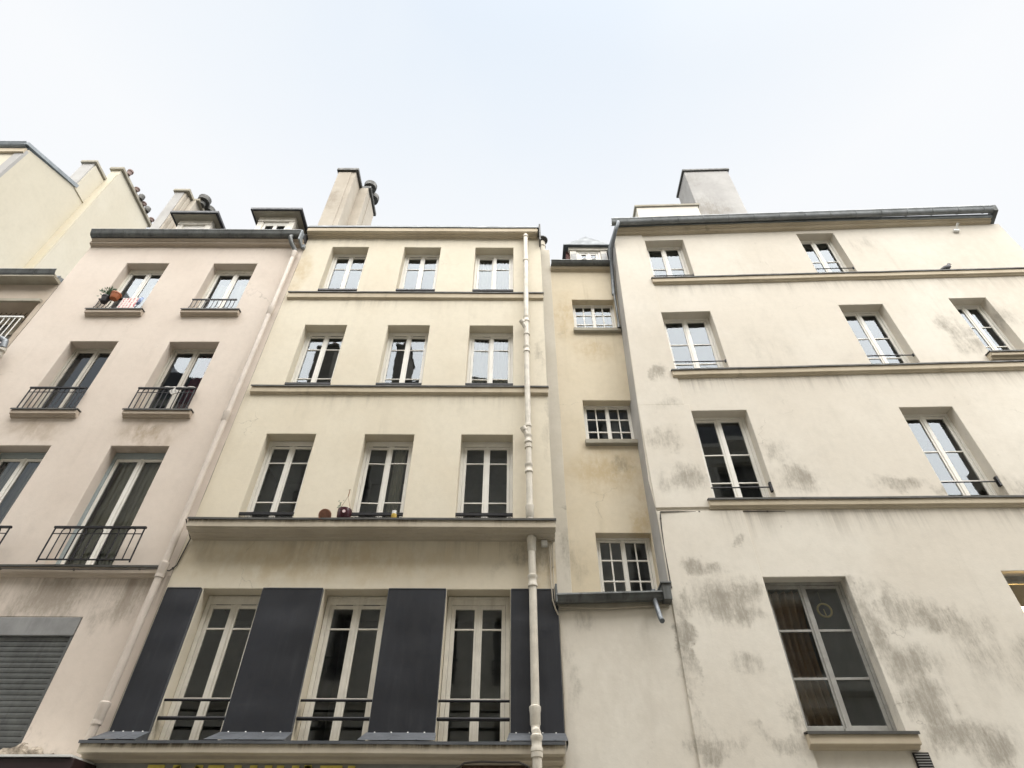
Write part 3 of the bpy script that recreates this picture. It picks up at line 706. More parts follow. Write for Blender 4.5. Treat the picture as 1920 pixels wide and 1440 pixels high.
# roller shutter
mb = MB(); z = 4.93; k = 0
while z > 3.0:
    mb.prism([(8.838, z), (8.828, z - 0.007), (8.826, z - 0.035), (8.830, z - 0.062), (8.840, z - 0.0695), (8.85, z - 0.0695), (8.85, z)], -9.28, -6.235); z -= 0.070
sh = part('roller_shutter', mb, 'shutter_metal', pink)
part('shutter_box', MB().box(-9.29, -6.205, 8.788, 8.86, 4.935, 5.195), 'shutter_box', sh, bevel=0.008)
part('shutter_guide', MB().box(-6.234, -6.202, 8.80, 8.86, 3.0, 4.934), 'shutter_metal', sh)
# broken plaster at the foot of the wall
mb = MB(); nx_, nz_ = 70, 14
for j in range(nz_ + 1):
    for i in range(nx_ + 1):
        x = -6.62 + 1.15 * i / nx_; hh = 0.05 + 0.17 * max(0, 1 - abs(x + 6.14) * 2.2) + 0.03 * noise.noise((x * 9, 1, 2))
        z = 3.33 + (0.06 + hh) * j / nz_
        edge = min(1, (nz_ - j) / 3.0) * min(1, i / 4) * min(1, (nx_ - i) / 4)
        mb.v.append((x + 0.012 * noise.noise((x * 30, z * 30, 4)), 8.797 - edge * (0.028 * abs(noise.noise((x * 14, z * 20, 0))) + 0.045 * max(0, noise.noise((x * 7 + 3, z * 11, 7)))) , z + 0.02 * noise.noise((x * 22, z * 22, 8))))
for j in range(nz_):
    for i in range(nx_):
        k = j * (nx_ + 1) + i; mb.f.append((k, k + 1, k + nx_ + 2, k + nx_ + 1)); mb.sm.append(False)
part('broken_plaster', mb, 'rubble', pink)
# dormers
def flat_dormer(bld, x0, x1, yf, yb, zr, face_in, zb):
    f = MB(); xa, xb = x0 + face_in, x1 - face_in; yw = yf + 0.26
    f.box(xa, xa + 0.16, yw, yw + 0.12, zb, zr - 0.2).box(xb - 0.16, xb, yw, yw + 0.12, zb, zr - 0.2)
    f.box(xa, xb, yw - 0.02, yw + 0.12, zr - 0.2, zr - 0.02)
    f.box(xa + 0.02, xa + 0.1, yw + 0.121, yb, zb, zr - 0.02).box(xb - 0.1, xb - 0.02, yw + 0.121, yb, zb, zr - 0.02)
    d = part('dormer', f, 'old_white_frame', bld, bevel=0.006)
    part('dormer_roof', MB().box(x0, x1, yf, yb, zr, zr + 0.10).box(x0 + 0.1, x1 - 0.1, yf + 0.10, yb, zr + 0.101, zr + 0.16), 'slate_roof', d, bevel=0.012)
    part('dormer_soffit', MB().box(x0 + 0.07, x1 - 0.07, yf + 0.05, yb - 0.05, zr - 0.02, zr - 0.001), 'grey_stone', d)
    part('dormer_window', MB().box(xa + 0.161, xb - 0.161, yw + 0.03, yw + 0.08, zr - 0.36, zr - 0.2005).box(xa + 0.161, xa + 0.24, yw + 0.03, yw + 0.08, zb, zr - 0.361)
         .box(xb - 0.24, xb - 0.161, yw + 0.03, yw + 0.08, zb, zr - 0.361).box((xa + xb) / 2 - 0.05, (xa + xb) / 2 + 0.05, yw + 0.03, yw + 0.08, zb, zr - 0.361), 'white_frame', d, bevel=0.004)
    g_ = MB().quad([(xa + 0.2, yw + 0.06, zb), (xb - 0.2, yw + 0.06, zb), (xb - 0.2, yw + 0.06, zr - 0.35), (xa + 0.2, yw + 0.06, zr - 0.35)])
    o = part('dormer_pane', g_, 'window_glass', d)
    if o.data.polygons[0].normal.y > 0: o.data.flip_normals()
flat_dormer(pink, -9.33, -8.02, 9.0, 10.6, 16.40, 0.20, 15.0)
flat_dormer(pink, -7.19, -5.78, 9.0, 10.7, 16.58, 0.20, 15.0)
ch = part('chimney', MB().box(-10.44, -10.12, 9.86, 10.12, 14.6, 18.95).box(-10.44, -9.93, 10.1205, 10.9, 14.6, 18.95).box(-10.12, -10.08, 9.98, 10.12, 14.6, 18.9).box(-9.93, -9.90, 10.45, 10.9, 14.6, 18.9), 'chimney_plaster', pink, bevel=0.015)
part('chimney_facing', MB().box(-10.45, -10.18, 9.835, 9.8595, 14.6, 18.94), 'cement_plaster', ch)
part('chimney_cap', MB().box(-10.52, -10.02, 9.78, 10.12, 18.95, 19.06).box(-10.52, -9.84, 10.1205, 10.98, 18.951, 19.06), 'grey_stone', ch, bevel=0.01)
for y in (10.3, 10.68):
    part('chimney_cowl', MB().lathe((-9.84, y, 19.06), [(0.10, -0.1), (0.10, 0.06), (0.19, 0.08), (0.20, 0.26), (0.13, 0.32), (0.02, 0.36)], 14), 'zinc_cap', ch)

# ================================================================== RIGHT BUILDING
SL = -0.035
LEAN = [(0, 2.31), (3.5, 2.31), (4.5, 2.32), (5.6, 2.37), (7.0, 2.385), (7.6, 2.35), (9.6, 2.40), (12.0, 2.48), (15.2, 2.57), (30, 2.6)]
def left_edge(z):
    for (a, xa), (b, xb) in zip(LEAN, LEAN[1:]):
        if a <= z <= b: return xa + (xb - xa) * (z - a) / (b - a)
    return 2.4
def rw(x, y, z):
    if x < 3.25: x = 3.25 - (3.25 - x) * (3.25 - left_edge(z)) / (3.25 - 2.40)
    return (x, y + SL * (x - 2.4), z)
def rs(x, y, z): return (x, y + SL * (x - 2.4), z)
right = thing('apartment_building', 'pale building on the right with dark mould stains and a long grey gutter', 'building', (7.2, 9.2, 0))
RW = [  # x0, x1, sill, head, depth, muntins
    (3.32, 4.27, 13.06, 14.79, 0.22, (13.89, 13.36)), (7.12, 8.03, 13.10, 14.92, 0.22, (14.02, 13.45)),
    (3.28, 4.35, 10.08, 12.02, 0.22, (11.20, 10.62)), (7.17, 8.13, 10.12, 12.13, 0.22, (11.27, 10.68)), (9.62, 10.42, 10.44, 12.27, 0.22, (11.55, 10.95)),
    (3.38, 4.41, 7.08, 9.155, 0.22, (8.28, 7.68)), (7.22, 8.20, 7.06, 9.145, 0.22, (8.28, 7.65)),
    (3.80, 5.03, 3.72, 5.83, 0.19, (5.10, 4.44)), (7.36, 8.5, 3.7, 5.885, 0.19, (5.15, 4.5))]
wall(right, 'stained_plaster', 2.40, 12.2, 0.13, 15.12, Y, [(a, b, c, d, e) for a, b, c, d, e, _ in RW], warp=rw)
part('corner_strip', MB().prism([(8.772, 9.3), (8.772, 15.05), (8.81, 15.05), (8.81, 9.3)], 2.40, 3.27, 0, 1).prism([(8.768, 7.05), (8.768, 9.299), (8.81, 9.299), (8.81, 7.05)], 2.40, 3.36, 0, 1).prism([(8.762, 0.14), (8.775, 6.985), (8.81, 6.985), (8.81, 0.14)], 2.40, 3.785, 0, 4), 'stained_plaster', right, rw, bevel=0.008)
part('return_wall', MB().quad([(2.40, 8.80, 5.55), (2.40, 9.6, 5.55), (2.40, 9.6, 9.5), (2.40, 8.80, 9.5)]).quad([(2.40, 8.80, 9.5), (2.40, 9.6, 9.5), (2.40, 9.6, 15.1), (2.40, 8.80, 15.1)]), 'cement_plaster', right, rw)
part('side_wall', MB().quad([(12.2, Y, .13), (12.2, 15, .13), (12.2, 15, 15.1), (12.2, Y, 15.1)]).quad([(2.6, 15, .13), (12.2, 15, .13), (12.2, 15, 15.1), (2.6, 15, 15.1)]).quad([(2.62, 9.7, 13), (2.62, 15, 13), (2.62, 15, 15.1), (2.62, 9.7, 15.1)]), 'cement_plaster', right, rs)
interior(right, 2.7, 12.1, 9.20, 11.3, [0.3, 3.35, 6.6, 9.75, 12.75, 14.95], [5.6, 8.9], rs)
for i, (a, b, c, d, e, m_) in enumerate(RW):
    big = i == 7
    wn = casement(right, a, b, c - 0.0, d, Y + e, m_, warp=rs, fmat='grey_frame' if big else ('white_frame' if i < 7 else 'grey_frame'), fw=0.045 if big else 0.05, sw=0.055 if big else 0.06, munt=0.034 if big else 0.024, bottom=0.10 if big else 0.075,
                  leaves=1 if i == 8 else 2, astragal=0.05)
    if i < 4 or i in (5, 6):
        zr = (13.38, 13.50, 10.50, 10.56, 0, 7.46, 7.50)[i]
        yb = Y + 0.035
        g = MB().tube([(a - 0.01, yb, zr), (b + 0.01, yb, zr)], 0.012, 8)
        if i == 5 or i == 6:
            g.box(b - 0.035, b - 0.002, yb - 0.03, yb + 0.03, zr - 0.09, zr + 0.09)
        else:
            g.box(b - 0.02, b - 0.002, yb - 0.02, yb + 0.02, zr - 0.03, zr + 0.03)
        part('guard_rail', g, 'black_iron', wn, rs)
    if big:
        part('window_bottom_bar', MB().box(a + 0.02, b - 0.06, Y + 0.10, Y + 0.16, c + 0.03, c + 0.05).box((a + b) / 2 - 0.07, (a + b) / 2 + 0.07, Y + 0.13, Y + 0.176, c + 0.0, c + 0.09), 'grey_frame', wn, rs)
ledge(right, 'stone_trim', 3.24, 12.15, Y, 0.075, 13.165, 13.02, 12.98, warp=rs, dz=0.03)
ledge(right, 'stone_trim', 3.18, 12.15, Y, 0.075, 10.17, 10.03, 9.99, warp=rs, dz=0.06)
ledge(right, 'stone_trim', 3.26, 12.15, Y, 0.075, 7.17, 7.05, 7.01, warp=rs, dz=-0.06)
ledge(right, 'stone_trim', 9.50, 10.75, Y, 0.12, 10.46, 10.36, 10.30, warp=rs, name='window_sill')
ledge(right, 'stone_trim', 3.74, 5.10, Y, 0.13, 3.70, 3.57, 3.53, warp=rs, name='window_sill')
ledge(right, 'stone_trim', 2.62, 12.0, Y, 0.10, 15.12, 15.03, 14.99, warp=rs, dz=0.13, cap=False, name='cornice', steps=2)
ledge(right, 'stone_trim', 2.58, 12.0, Y - 0.09, 0.07, 15.19, 15.10, 15.07, warp=rs, dz=0.13, cap=False, name='cornice_moulding', steps=1)
gutter(right, 2.50, 12.02, 8.55, 15.31, 0.085, 0.16, mat='long_zinc_gutter', warp=rs, dz=0.13, seams=0.62)
part('gutter_end', MB().prism([(8.46, 15.46), (8.50, 15.28), (9.1, 15.05), (9.1, 15.12), (8.60, 15.46)], 12.022, 12.12), 'zinc_gutter', right, rs)
part('roof', MB().prism([(8.62, 15.2), (8.62, 15.3), (10.8, 16.4), (14.9, 15.3), (14.9, 15.2)], 2.62, 12.0), 'zinc_roof', right, rs)
pipe(right, [(2.66, 8.50, 15.22), (2.65, 8.46, 15.10), (2.56, 8.56, 14.86), (2.47, 8.86, 14.55), (2.46, 9.06, 14.2), (2.445, 9.2, 13.6), (2.42, 9.22, 13.2)], 0.046, 'steel_pipe', name='gutter_outlet', warp=None)
pipe(right, [(2.435, 9.20, 13.6), (2.42, 9.22, 12.2), (2.41, 9.22, 12.0)], [0.03, 0.03, 0.045], 'zinc_gutter', name='drain_pipe')
ch = part('chimney', MB().box(5.60, 7.02, 10.0, 10.9, 15.2, 20.45), 'cement_plaster', right, rs, bevel=0.02)
part('chimney_cap', MB().box(5.55, 7.07, 9.95, 10.95, 20.45, 20.54), 'zinc_cap', ch, rs, bevel=0.008)
pr_ = part('parapet_wall', MB().box(3.62, 5.40, 9.6, 9.95, 15.2, 17.68), 'stained_plaster', right, rs, bevel=0.012)
part('parapet_coping', MB().box(3.57, 5.45, 9.56, 10.0, 17.68, 17.77), 'grey_stone', pr_, rs, bevel=0.01)
part('vent_grille', MB().box(5.0, 5.19, 8.775, 8.81, 3.2, 3.50), 'vent_black', right, rs)
mb = MB()
for k in range(10): mb.box(5.012, 5.178, 8.765, 8.7745, 3.21 + k * 0.029, 3.221 + k * 0.029)
part('grille_slat', mb, 'grey_plastic', right, rs)

# ================================================================== NARROW YELLOW STAIR TOWER
YC = 9.3
stair = thing('stair_tower', 'narrow yellow recessed building with three small paned windows and one pointed dormer', 'building', (1.6, 9.6, 0))
CW = [(1.42, 2.42, 12.04, 13.10), (1.43, 2.43, 8.85, 9.885), (1.42, 2.36, 5.70, 6.88)]
wall(stair, 'yellow_plaster', 0.96, 2.70, 5.4, 14.36, YC, [(a, b, c, d, 0.17) for a, b, c, d in CW])
part('flue', MB().prism([(9.262, 5.4), (9.262, 15.10), (9.5, 15.10), (9.5, 5.4)], 0.70, 0.957), 'concrete_flue', stair, bevel=0.008)
interior(stair, 0.98, 2.7, 9.50, 11.0, [5.3, 8.2, 11.3, 14.5], [])
for i, (a, b, c, d) in enumerate(CW):
    zs = [(c + 0.04) + (d - c - 0.09) * k / 3 for k in (1, 2)]
    wn = casement(stair, a, b, c, d, YC + 0.17, zs, cols=2, fw=0.045, sw=0.04, munt=0.026, bottom=0.045, astragal=0.06)
    if i < 2:
        part('sill', MB().prism([(9.34, c + 0.01), (9.22, c - 0.01), (9.22, c - 0.11), (9.34, c - 0.13)], a - 0.03, min(b + 0.06, 2.46), 0, 3, 0.008), 'grey_stone', wn, bevel=0.012)
    if i == 0: part('guard_rail', MB().tube([(a, YC + 0.02, c + 0.05), (b, YC + 0.02, c + 0.05)], 0.013, 8), 'black_iron', wn)
ledge(stair, 'stone_trim', 0.96, 2.5, YC, 0.10, 14.34, 14.25, 14.20, cap=False, name='cornice', steps=3)
gutter(stair, 0.97, 2.50, 9.17, 14.40, 0.085, 0.10, seams=0.6)
part('roof', MB().prism([(9.2, 14.36), (9.2, 14.40), (11.5, 15.6), (11.5, 14.36)], 0.97, 2.6), 'slate_roof', stair)
fl = part('flue_pipe', MB().lathe((0.79, 9.38, 15.10), [(0.075, 0), (0.075, 0.28), (0.09, 0.29), (0.09, 0.34), (0.078, 0.35), (0.078, 0.48), (0.06, 0.5), (0.06, 0.58)], 16), 'concrete_flue', stair)
part('flue_cowl', MB().lathe((0.79, 9.38, 15.62), [(0.03, 0), (0.15, 0.06), (0.155, 0.09), (0.10, 0.15), (0.01, 0.18)], 18), 'zinc_cap', fl)
# pyramid dormer
dm = part('dormer', MB().box(1.58, 1.75, 9.82, 9.96, 14.4, 15.879).box(2.42, 2.59, 9.82, 9.96, 14.4, 15.879).box(1.54, 2.63, 9.79, 9.97, 15.88, 16.02), 'old_white_frame', stair, bevel=0.006)
part('dormer_cheek', MB().box(1.48, 1.578, 9.90, 11.0, 14.4, 15.95).box(2.592, 2.69, 9.90, 11.0, 14.4, 15.95), 'tile_brown', dm)
part('dormer_roof', MB().quad([(1.42, 9.72, 16.02), (2.76, 9.72, 16.02), (2.09, 9.92, 16.72)]).quad([(1.42, 9.72, 16.02), (2.09, 9.92, 16.72), (2.09, 11.4, 16.75), (1.42, 11.4, 16.02)])
     .quad([(2.76, 9.72, 16.02), (2.76, 11.4, 16.02), (2.09, 11.4, 16.75), (2.09, 9.92, 16.72)]), 'weathered_zinc', dm)
part('dormer_eave', MB().box(1.40, 2.78, 9.70, 11.4, 15.985, 16.019), 'weathered_zinc', dm)
casement(stair, 1.76, 2.41, 14.5, 15.875, 9.86, (15.58, 15.2), fw=0.06, sw=0.07)
part('dormer_shutter', MB().box(1.60, 1.74, 9.80, 9.815, 14.5, 15.72).box(2.43, 2.57, 9.80, 9.815, 14.5, 15.72), 'grey_plastic', dm)
# ground floor front below the recess, with its own little zinc roof and gutter
wall(stair, 'stained_plaster', 0.69, 2.395, 0.13, 5.42, Y, [], name='front_wall')
part('lean_to_roof', MB().prism([(8.70, 5.46), (9.32, 5.68), (9.32, 5.5), (8.70, 5.40)], 0.69, 2.36, 0.05), 'zinc_roof', stair)
g = gutter(stair, 0.66, 2.27, 8.70, 5.50, 0.07, 0.11, dz=0.05, seams=3)
part('gutter_board', MB().prism([(8.79, 5.32), (8.765, 5.32), (8.765, 5.42), (8.79, 5.42)], 0.67, 2.32, 0.05), 'grey_stone', stair)
part('gutter_box', MB().box(2.22, 2.34, 8.60, 8.86, 5.42, 5.66).box(2.20, 2.36, 8.58, 8.88, 5.655, 5.685), 'zinc_gutter', stair, bevel=0.006)
part('gutter_end', MB().box(0.645, 0.675, 8.62, 8.86, 5.38, 5.66), 'zinc_gutter', stair, bevel=0.006)
pipe(stair, [(2.10, 8.70, 5.60), (2.10, 8.69, 5.42), (2.11, 8.66, 5.30), (2.11, 8.56, 5.12), (2.11, 8.50, 5.06)], 0.036, 'steel_pipe', name='spout')

# ================================================================== FAR LEFT: low building with loggia
low = thing('apartment_building', 'lower grey beige building at the left edge with a white barred loggia under its eave', 'building', (-12.5, 9.2, 0))
wall(low, 'pink_trim', -14.6, -10.47, 0.13, 12.95, Y, [(-14.2, -10.60, 10.75, 12.33, 0.55)])
part('eave_soffit', MB().box(-14.6, -10.47, 8.55, 8.83, 12.95, 13.03), 'grey_stone', low)
gutter(low, -14.6, -10.47, 8.60, 13.14, 0.10, 0.17)
part('roof', MB().prism([(8.65, 13.0), (8.65, 13.1), (13.0, 15.0), (13.0, 13.0)], -14.6, -10.48), 'zinc_roof', low)
part('lintel', MB().box(-14.25, -10.55, 8.74, 8.792, 12.30, 12.38), 'grey_stone', low)
part('loggia_window', MB().box(-14.2, -10.6, 9.30, 9.345, 10.7, 12.34), 'room_wall', low)
part('blind', MB().prism([(9.27, 11.75), (9.25, 12.3), (9.26, 12.3), (9.28, 11.75)], -11.35, -10.62).prism([(9.24, 12.05), (9.22, 12.3), (9.23, 12.3), (9.25, 12.05)], -14, -11.36), 'beige_blind', low)
mb = MB()
for k in range(30):
    x = -13.9 + k * 0.115
    mb.tube([(x, 9.1, 12.3), (x + 0.02, 9.06, 12.15), (x, 9.05, 11.9)], 0.008, 5)
part('blind_cord', mb, 'dark_cable', low)
g = MB().box(-14.2, -10.60, 8.72, 8.76, 11.72, 11.76)
for k in range(31): g.tube([(-14.15 + k * 0.117, 8.74, 10.8), (-14.15 + k * 0.117, 8.74, 11.73)], 0.011, 6)
part('balcony_rail', g, 'white_plastic', low)
part('balcony_shelf', MB().box(-14.3, -10.50, 8.62, 8.80, 10.70, 10.80), 'zinc_gutter', low)
pipe(low, [(-11.6, 8.58, 10.72), (-10.72, 8.58, 10.72)], 0.07, 'steel_pipe', name='gutter_outlet')
pipe(low, [(-10.62, 8.56, 10.80), (-10.46, 8.56, 10.86), (-10.34, 8.56, 10.78), (-10.30, 8.58, 10.6)], 0.06, 'steel_pipe', name='pipe_elbow')
pipe(low, [(-10.30, 8.60, 10.62), (-10.33, 8.62, 10.45), (-10.36, 8.66, 10.1), (-10.36, 8.68, 6)], 0.062, 'taupe_frame', [(-10.31, 8.60, 10.55, 'single'), (-10.34, 8.63, 10.36, 'double'), (-10.36, 8.66, 10.05, 'socket')])

# ================================================================== FAR LEFT: tall building with blank party wall
tall = thing('apartment_building', 'tall cream building at the far left showing its blank gable wall and chimney stacks', 'building', (-16.5, 10, 0))
mb = MB()
yz = [(8.70, 0.13), (8.70, 19.38), (10.49, 20.36), (11.06, 20.6), (11.06, 0.13)]
mb.quad([(-14.6, y, z) for y, z in yz])
part('gable_wall', mb, 'gable_plaster', tall)
part('stack_wall', MB().box(-14.66, -14.3, 11.06, 13.35, 10.0, 22.6), 'gable_plaster', tall, bevel=0.02)
part('stack_face', MB().box(-14.599, -14.305, 11.02, 11.058, 12.0, 22.3), 'ochre_streaked_plaster', tall)
cp = part('stack_coping', MB().box(-14.72, -14.22, 10.98, 13.45, 22.6, 22.74), 'grey_stone', tall, bevel=0.015)
for i, (y, m_, h) in enumerate(((11.3, 'dull_terracotta', 0.26), (11.95, 'dull_terracotta', 0.15), (12.3, 'zinc_cap', 0.24), (12.55, 'dull_terracotta', 0.14), (12.82, 'zinc_cap', 0.24), (13.25, 'dull_terracotta', 0.14))):
    part('chimney_pot', MB().lathe((-14.24, y, 22.74), [(0.07, 0), (0.085, h * .7), (0.105, h * .72), (0.105, h), (0.07, h + 0.02)] if 'terra' in m_ else [(0.1, 0), (0.12, h * .6), (0.11, h), (0.02, h * 1.2)], 12), m_, cp)
ch = part('chimney', MB().box(-15.02, -14.605, 10.40, 11.05, 19.5, 21.85), 'cement_plaster', tall, bevel=0.01)
part('chimney_side', MB().box(-14.604, -14.57, 10.45, 11.05, 20.3, 21.80), 'gable_plaster', ch)
part('chimney_cap', MB().box(-15.08, -14.52, 10.33, 11.12, 21.85, 21.97), 'grey_stone', ch, bevel=0.012)
part('chimney_back', MB().box(-15.2, -14.75, 11.6, 11.9, 20.5, 22.0), 'grey_stone', tall)
wall(tall, 'gable_plaster', -20, -14.6, 0.13, 19.3, 8.70, [(-16.9, -15.9, 15.5, 17.3, 0.2), (-16.9, -15.9, 12, 13.9, 0.2)])
casement(tall, -16.9, -15.9, 15.5, 17.3, 8.9); casement(tall, -16.9, -15.9, 12, 13.9, 8.9)
part('corner_strip', MB().box(-14.86, -14.596, 8.672, 8.76, 8, 19.3), 'cement_plaster', tall)
gutter(tall, -20, -14.62, 8.60, 19.50, 0.10, 0.16, mat='zinc_roof')
part('cornice', MB().box(-20, -14.60, 8.62, 8.70, 19.12, 19.33), 'stone_trim', tall)
part('roof_verge', MB().prism([(8.52, 19.50), (8.52, 19.38), (10.5, 20.36), (10.5, 20.52)], -14.75, -14.555), 'zinc_roof', tall)
part('roof', MB().prism([(8.7, 19.36), (11.5, 20.75), (14, 19.4)], -20, -14.62), 'zinc_roof', tall)

# ================================================================== OPPOSITE SIDE OF THE STREET (seen in the window glass)
opp = thing('apartment_building', 'grey stone building across the street, mirrored in the dark lower window panes', 'building', (0, -5, 0))
YO = -2.5
oops = []; oz = [(1.0, 3.4), (4.6, 6.9), (8.0, 10.2), (11.3, 13.4), (14.4, 16.2)]
ox = [-17 + 2.75 * k for k in range(11)]
for z0, z1 in oz:
    for x in ox: oops.append((x, x + 1.15, z0, z1, -0.25))
wall(opp, 'opposite_stone', -18, 12.4, 0.13, 17.2, YO, oops, und=0.0)
part('room_interior', MB().box(-18, 12.4, -4.6, -4.4, 0.2, 17.0), 'room_wall', opp)
gl = MB(); fr = MB(); rl = MB(); ld = MB()
for z0, z1 in oz:
    for x in ox:
        o = part('window', MB().box(x, x + 0.07, YO - 0.3, YO - 0.25, z0, z1).box(x + 1.08, x + 1.15, YO - 0.3, YO - 0.25, z0, z1).box(x + 0.53, x + 0.62, YO - 0.3, YO - 0.25, z0, z1).box(x, x + 1.15, YO - 0.301, YO - 0.249, z1 - 0.08, z1), 'grey_frame', opp)
        g = MB().box(x - 0.05, x + 1.2, YO + 0.06, YO + 0.10, z0 + 0.72, z0 + 0.76)
        for k in range(9): g.ring((x + 0.02 + 0.138 * k, YO + 0.08, z0 + 0.42), 0.065, 0.012, 8, 4, sx=1.0).tube([(x + 0.02 + 0.138 * k - 0.07, YO + 0.08, z0 + 0.05), (x + 0.02 + 0.138 * k - 0.07, YO + 0.08, z0 + 0.73)], 0.01, 4)
        part('guard_rail', g, 'black_iron', o)
        part('curtain', MB().box(x + 0.07, x + 1.08, YO - 0.36, YO - 0.34, z0 + 0.02, z1 - 0.09), 'opposite_curtain', o)
        m_ = MB().box(x - 0.16, x + 1.31, YO, YO + 0.12, z1 + 0.12, z1 + 0.26).box(x - 0.12, x, YO, YO + 0.06, z0, z1 + 0.119).box(x + 1.15, x + 1.27, YO, YO + 0.06, z0, z1 + 0.119)
        part('window_surround', m_, 'opposite_stone', o)
for z in (4.2, 7.6, 10.9, 14.0): part('string_course', MB().prism([(YO, z), (YO + 0.18, z), (YO + 0.18, z - 0.1), (YO + 0.08, z - 0.22), (YO, z - 0.25)], -18, 12.4), 'opposite_stone', opp)
part('cornice', MB().prism([(YO - 0.2, 17.2), (YO + 0.4, 17.2), (YO + 0.4, 17.0), (YO + 0.15, 16.8), (YO, 16.7)], -18, 12.4), 'opposite_stone', opp)
part('mansard_roof', MB().prism([(YO, 17.2), (YO - 1.0, 22.1), (YO - 4, 23.0), (YO - 4, 17.2)], -18, 12.4), 'slate_roof', opp)
for x in (-13.5, -9.9, -5.6, 2.4, 9.4):
    c_ = part('chimney', MB().box(x, x + 0.55, YO - 2.4, YO - 0.6, 17.2, 24.2), 'chimney_plaster', opp)
    part('chimney_cap', MB().box(x - 0.06, x + 0.61, YO - 2.46, YO - 0.54, 24.2, 24.32), 'grey_stone', c_)
    for y in (-0.9, -1.4, -1.9): part('chimney_pot', MB().lathe((x + 0.27, YO + y, 24.3), [(0.1, 0), (0.12, 0.4)], 10), 'terracotta', c_)
for x in (-15.5, -10.8, -6.1, -1.0, 4.6):
    d_ = part('dormer', MB().box(x, x + 1.3, YO - 1.3, YO - 0.2, 17.3, 19.7), 'opposite_stone', opp)
    part('dormer_roof', MB().prism([(YO - 1.4, 19.7), (YO - 0.1, 19.7), (YO - 0.1, 19.8), (YO - 1.4, 20.2)], x - 0.1, x + 1.4), 'zinc_roof', d_)
    part('dormer_pane', MB().box(x + 0.25, x + 1.05, YO - 0.199, YO - 0.18, 17.6, 19.4), 'window_glass', d_)

low_opp = thing('apartment_building', 'lower plain building across the street, mirrored below the sky in the right panes', 'building', (18, -5, 0))
wall(low_opp, 'opposite_stone', 12.42, 30, 0.13, 12.6, YO, [(14 + 3 * k, 15.1 + 3 * k, z, z + 2.0, -0.25) for k in range(5) for z in (1.0, 4.4, 7.6)], und=0.0)
part('room_interior', MB().box(12.45, 30, -4.6, -4.4, 0.2, 12.5), 'room_wall', low_opp)
part('cornice', MB().prism([(YO - 0.2, 12.6), (YO + 0.3, 12.6), (YO + 0.3, 12.45), (YO, 12.2)], 12.42, 30), 'opposite_stone', low_opp)
part('mansard_roof', MB().prism([(YO, 12.6), (YO - 1.2, 14.6), (YO - 4, 15.4), (YO - 4, 12.6)], 12.42, 30), 'slate_roof', low_opp)
part('chimney', MB().box(19.5, 20.1, YO - 2.4, YO - 0.8, 12.6, 17.0), 'chimney_plaster', low_opp)

# ================================================================== SMALL THINGS
# shop sign with raised letters
sign = thing('shop_sign', 'grey shop fascia with yellow capital letters under the cream building ledge', 'sign', (-2.9, 8.75, 2.6))
part('board', MB().box(-5.12, -0.62, 8.72, 8.79, 2.55, 3.372), 'sign_grey', sign)
part('end_panel', MB().box(-0.60, 0.22, 8.74, 8.79, 2.55, 3.35), 'rust_panel', sign)
zt, zb2, yl = 3.335, 2.75, 8.715
def letter(ch_, x, wd):
    mb = MB(); s_ = 0.085
    def st(x0, z0, x1, z1):
        d = Vector((x1 - x0, 0, z1 - z0)); n_ = Vector((-d.z, 0, d.x)).normalized() * s_ / 2
        a, b = Vector((x0, 0, z0)), Vector((x1, 0, z1))
        pts = [a - n_, b - n_, b + n_, a + n_]
        i = len(mb.v)
        for yy in (yl, yl - 0.02): mb.v += [(p.x, yy, p.z) for p in pts]
        for f in ((0, 1, 2, 3), (7, 6, 5, 4), (0, 4, 5, 1), (1, 5, 6, 2), (2, 6, 7, 3), (3, 7, 4, 0)): mb.f.append(tuple(i + k for k in f)); mb.sm.append(False)
    h = s_ / 2; l_, r_ = x + h, x + wd - h
    if ch_ in 'FDMHUIP': st(l_, zb2, l_, zt)
    if ch_ in 'MHU': st(r_, zb2, r_, zt)
    if ch_ == 'F': st(l_ + h, zt - h, x + wd, zt - h); st(l_ + h, zt - 0.3, x + wd * 0.8, zt - 0.3)
    if ch_ == 'M': st(l_, zt - 0.02, x + wd / 2, zt - 0.3); st(r_, zt - 0.02, x + wd / 2, zt - 0.3)
    if ch_ == 'H': st(l_ + h, zt - 0.28, r_ - h, zt - 0.28)
    if ch_ == 'U': st(l_ + h, zb2 + h, r_ - h, zb2 + h)
    if ch_ == 'D': st(l_ + h, zt - h, r_ - h * .4, zt - h); st(r_, zt - h * 1.6, r_, zb2 + h * 1.6); st(l_ + h, zb2 + h, r_ - h * .4, zb2 + h)
    if ch_ == 'A': st(x + h, zb2, x + wd / 2, zt); st(x + wd - h, zb2, x + wd / 2, zt); st(x + wd * .25, zb2 + 0.18, x + wd * .75, zb2 + 0.18)
    if ch_ == 'T': st(x, zt - h, x + wd, zt - h); st(x + wd / 2, zb2, x + wd / 2, zt - s_)
    part('letter', mb, 'sign_yellow', sign)
for ch_, x, wd in (('F', -4.44, 0.20), ('M', -4.13, 0.36), ('D', -3.70, 0.25), ('I', -3.38, 0.10), ('H', -3.19, 0.27), ('U', -2.86, 0.27), ('A', -2.60, 0.24), ('T', -2.33, 0.27), ('I', -1.99, 0.10)):
    letter(ch_, x, wd)
# dark awning box at the lower left corner
aw = thing('shop_awning', 'dark burgundy awning box with a white top edge at the bottom left', 'awning', (-7.0, 8.4, 3.0))
part('awning_box', MB().prism([(8.78, 3.33), (8.22, 3.31), (8.20, 2.9), (8.78, 2.8)], -10.2, -5.08), 'awning_burgundy', aw, bevel=0.01)
part('awning_edge', MB().prism([(8.79, 3.355), (8.19, 3.335), (8.19, 3.312), (8.79, 3.332)], -10.2, -5.12, 0, 8, 0.008), 'white_plastic', aw)

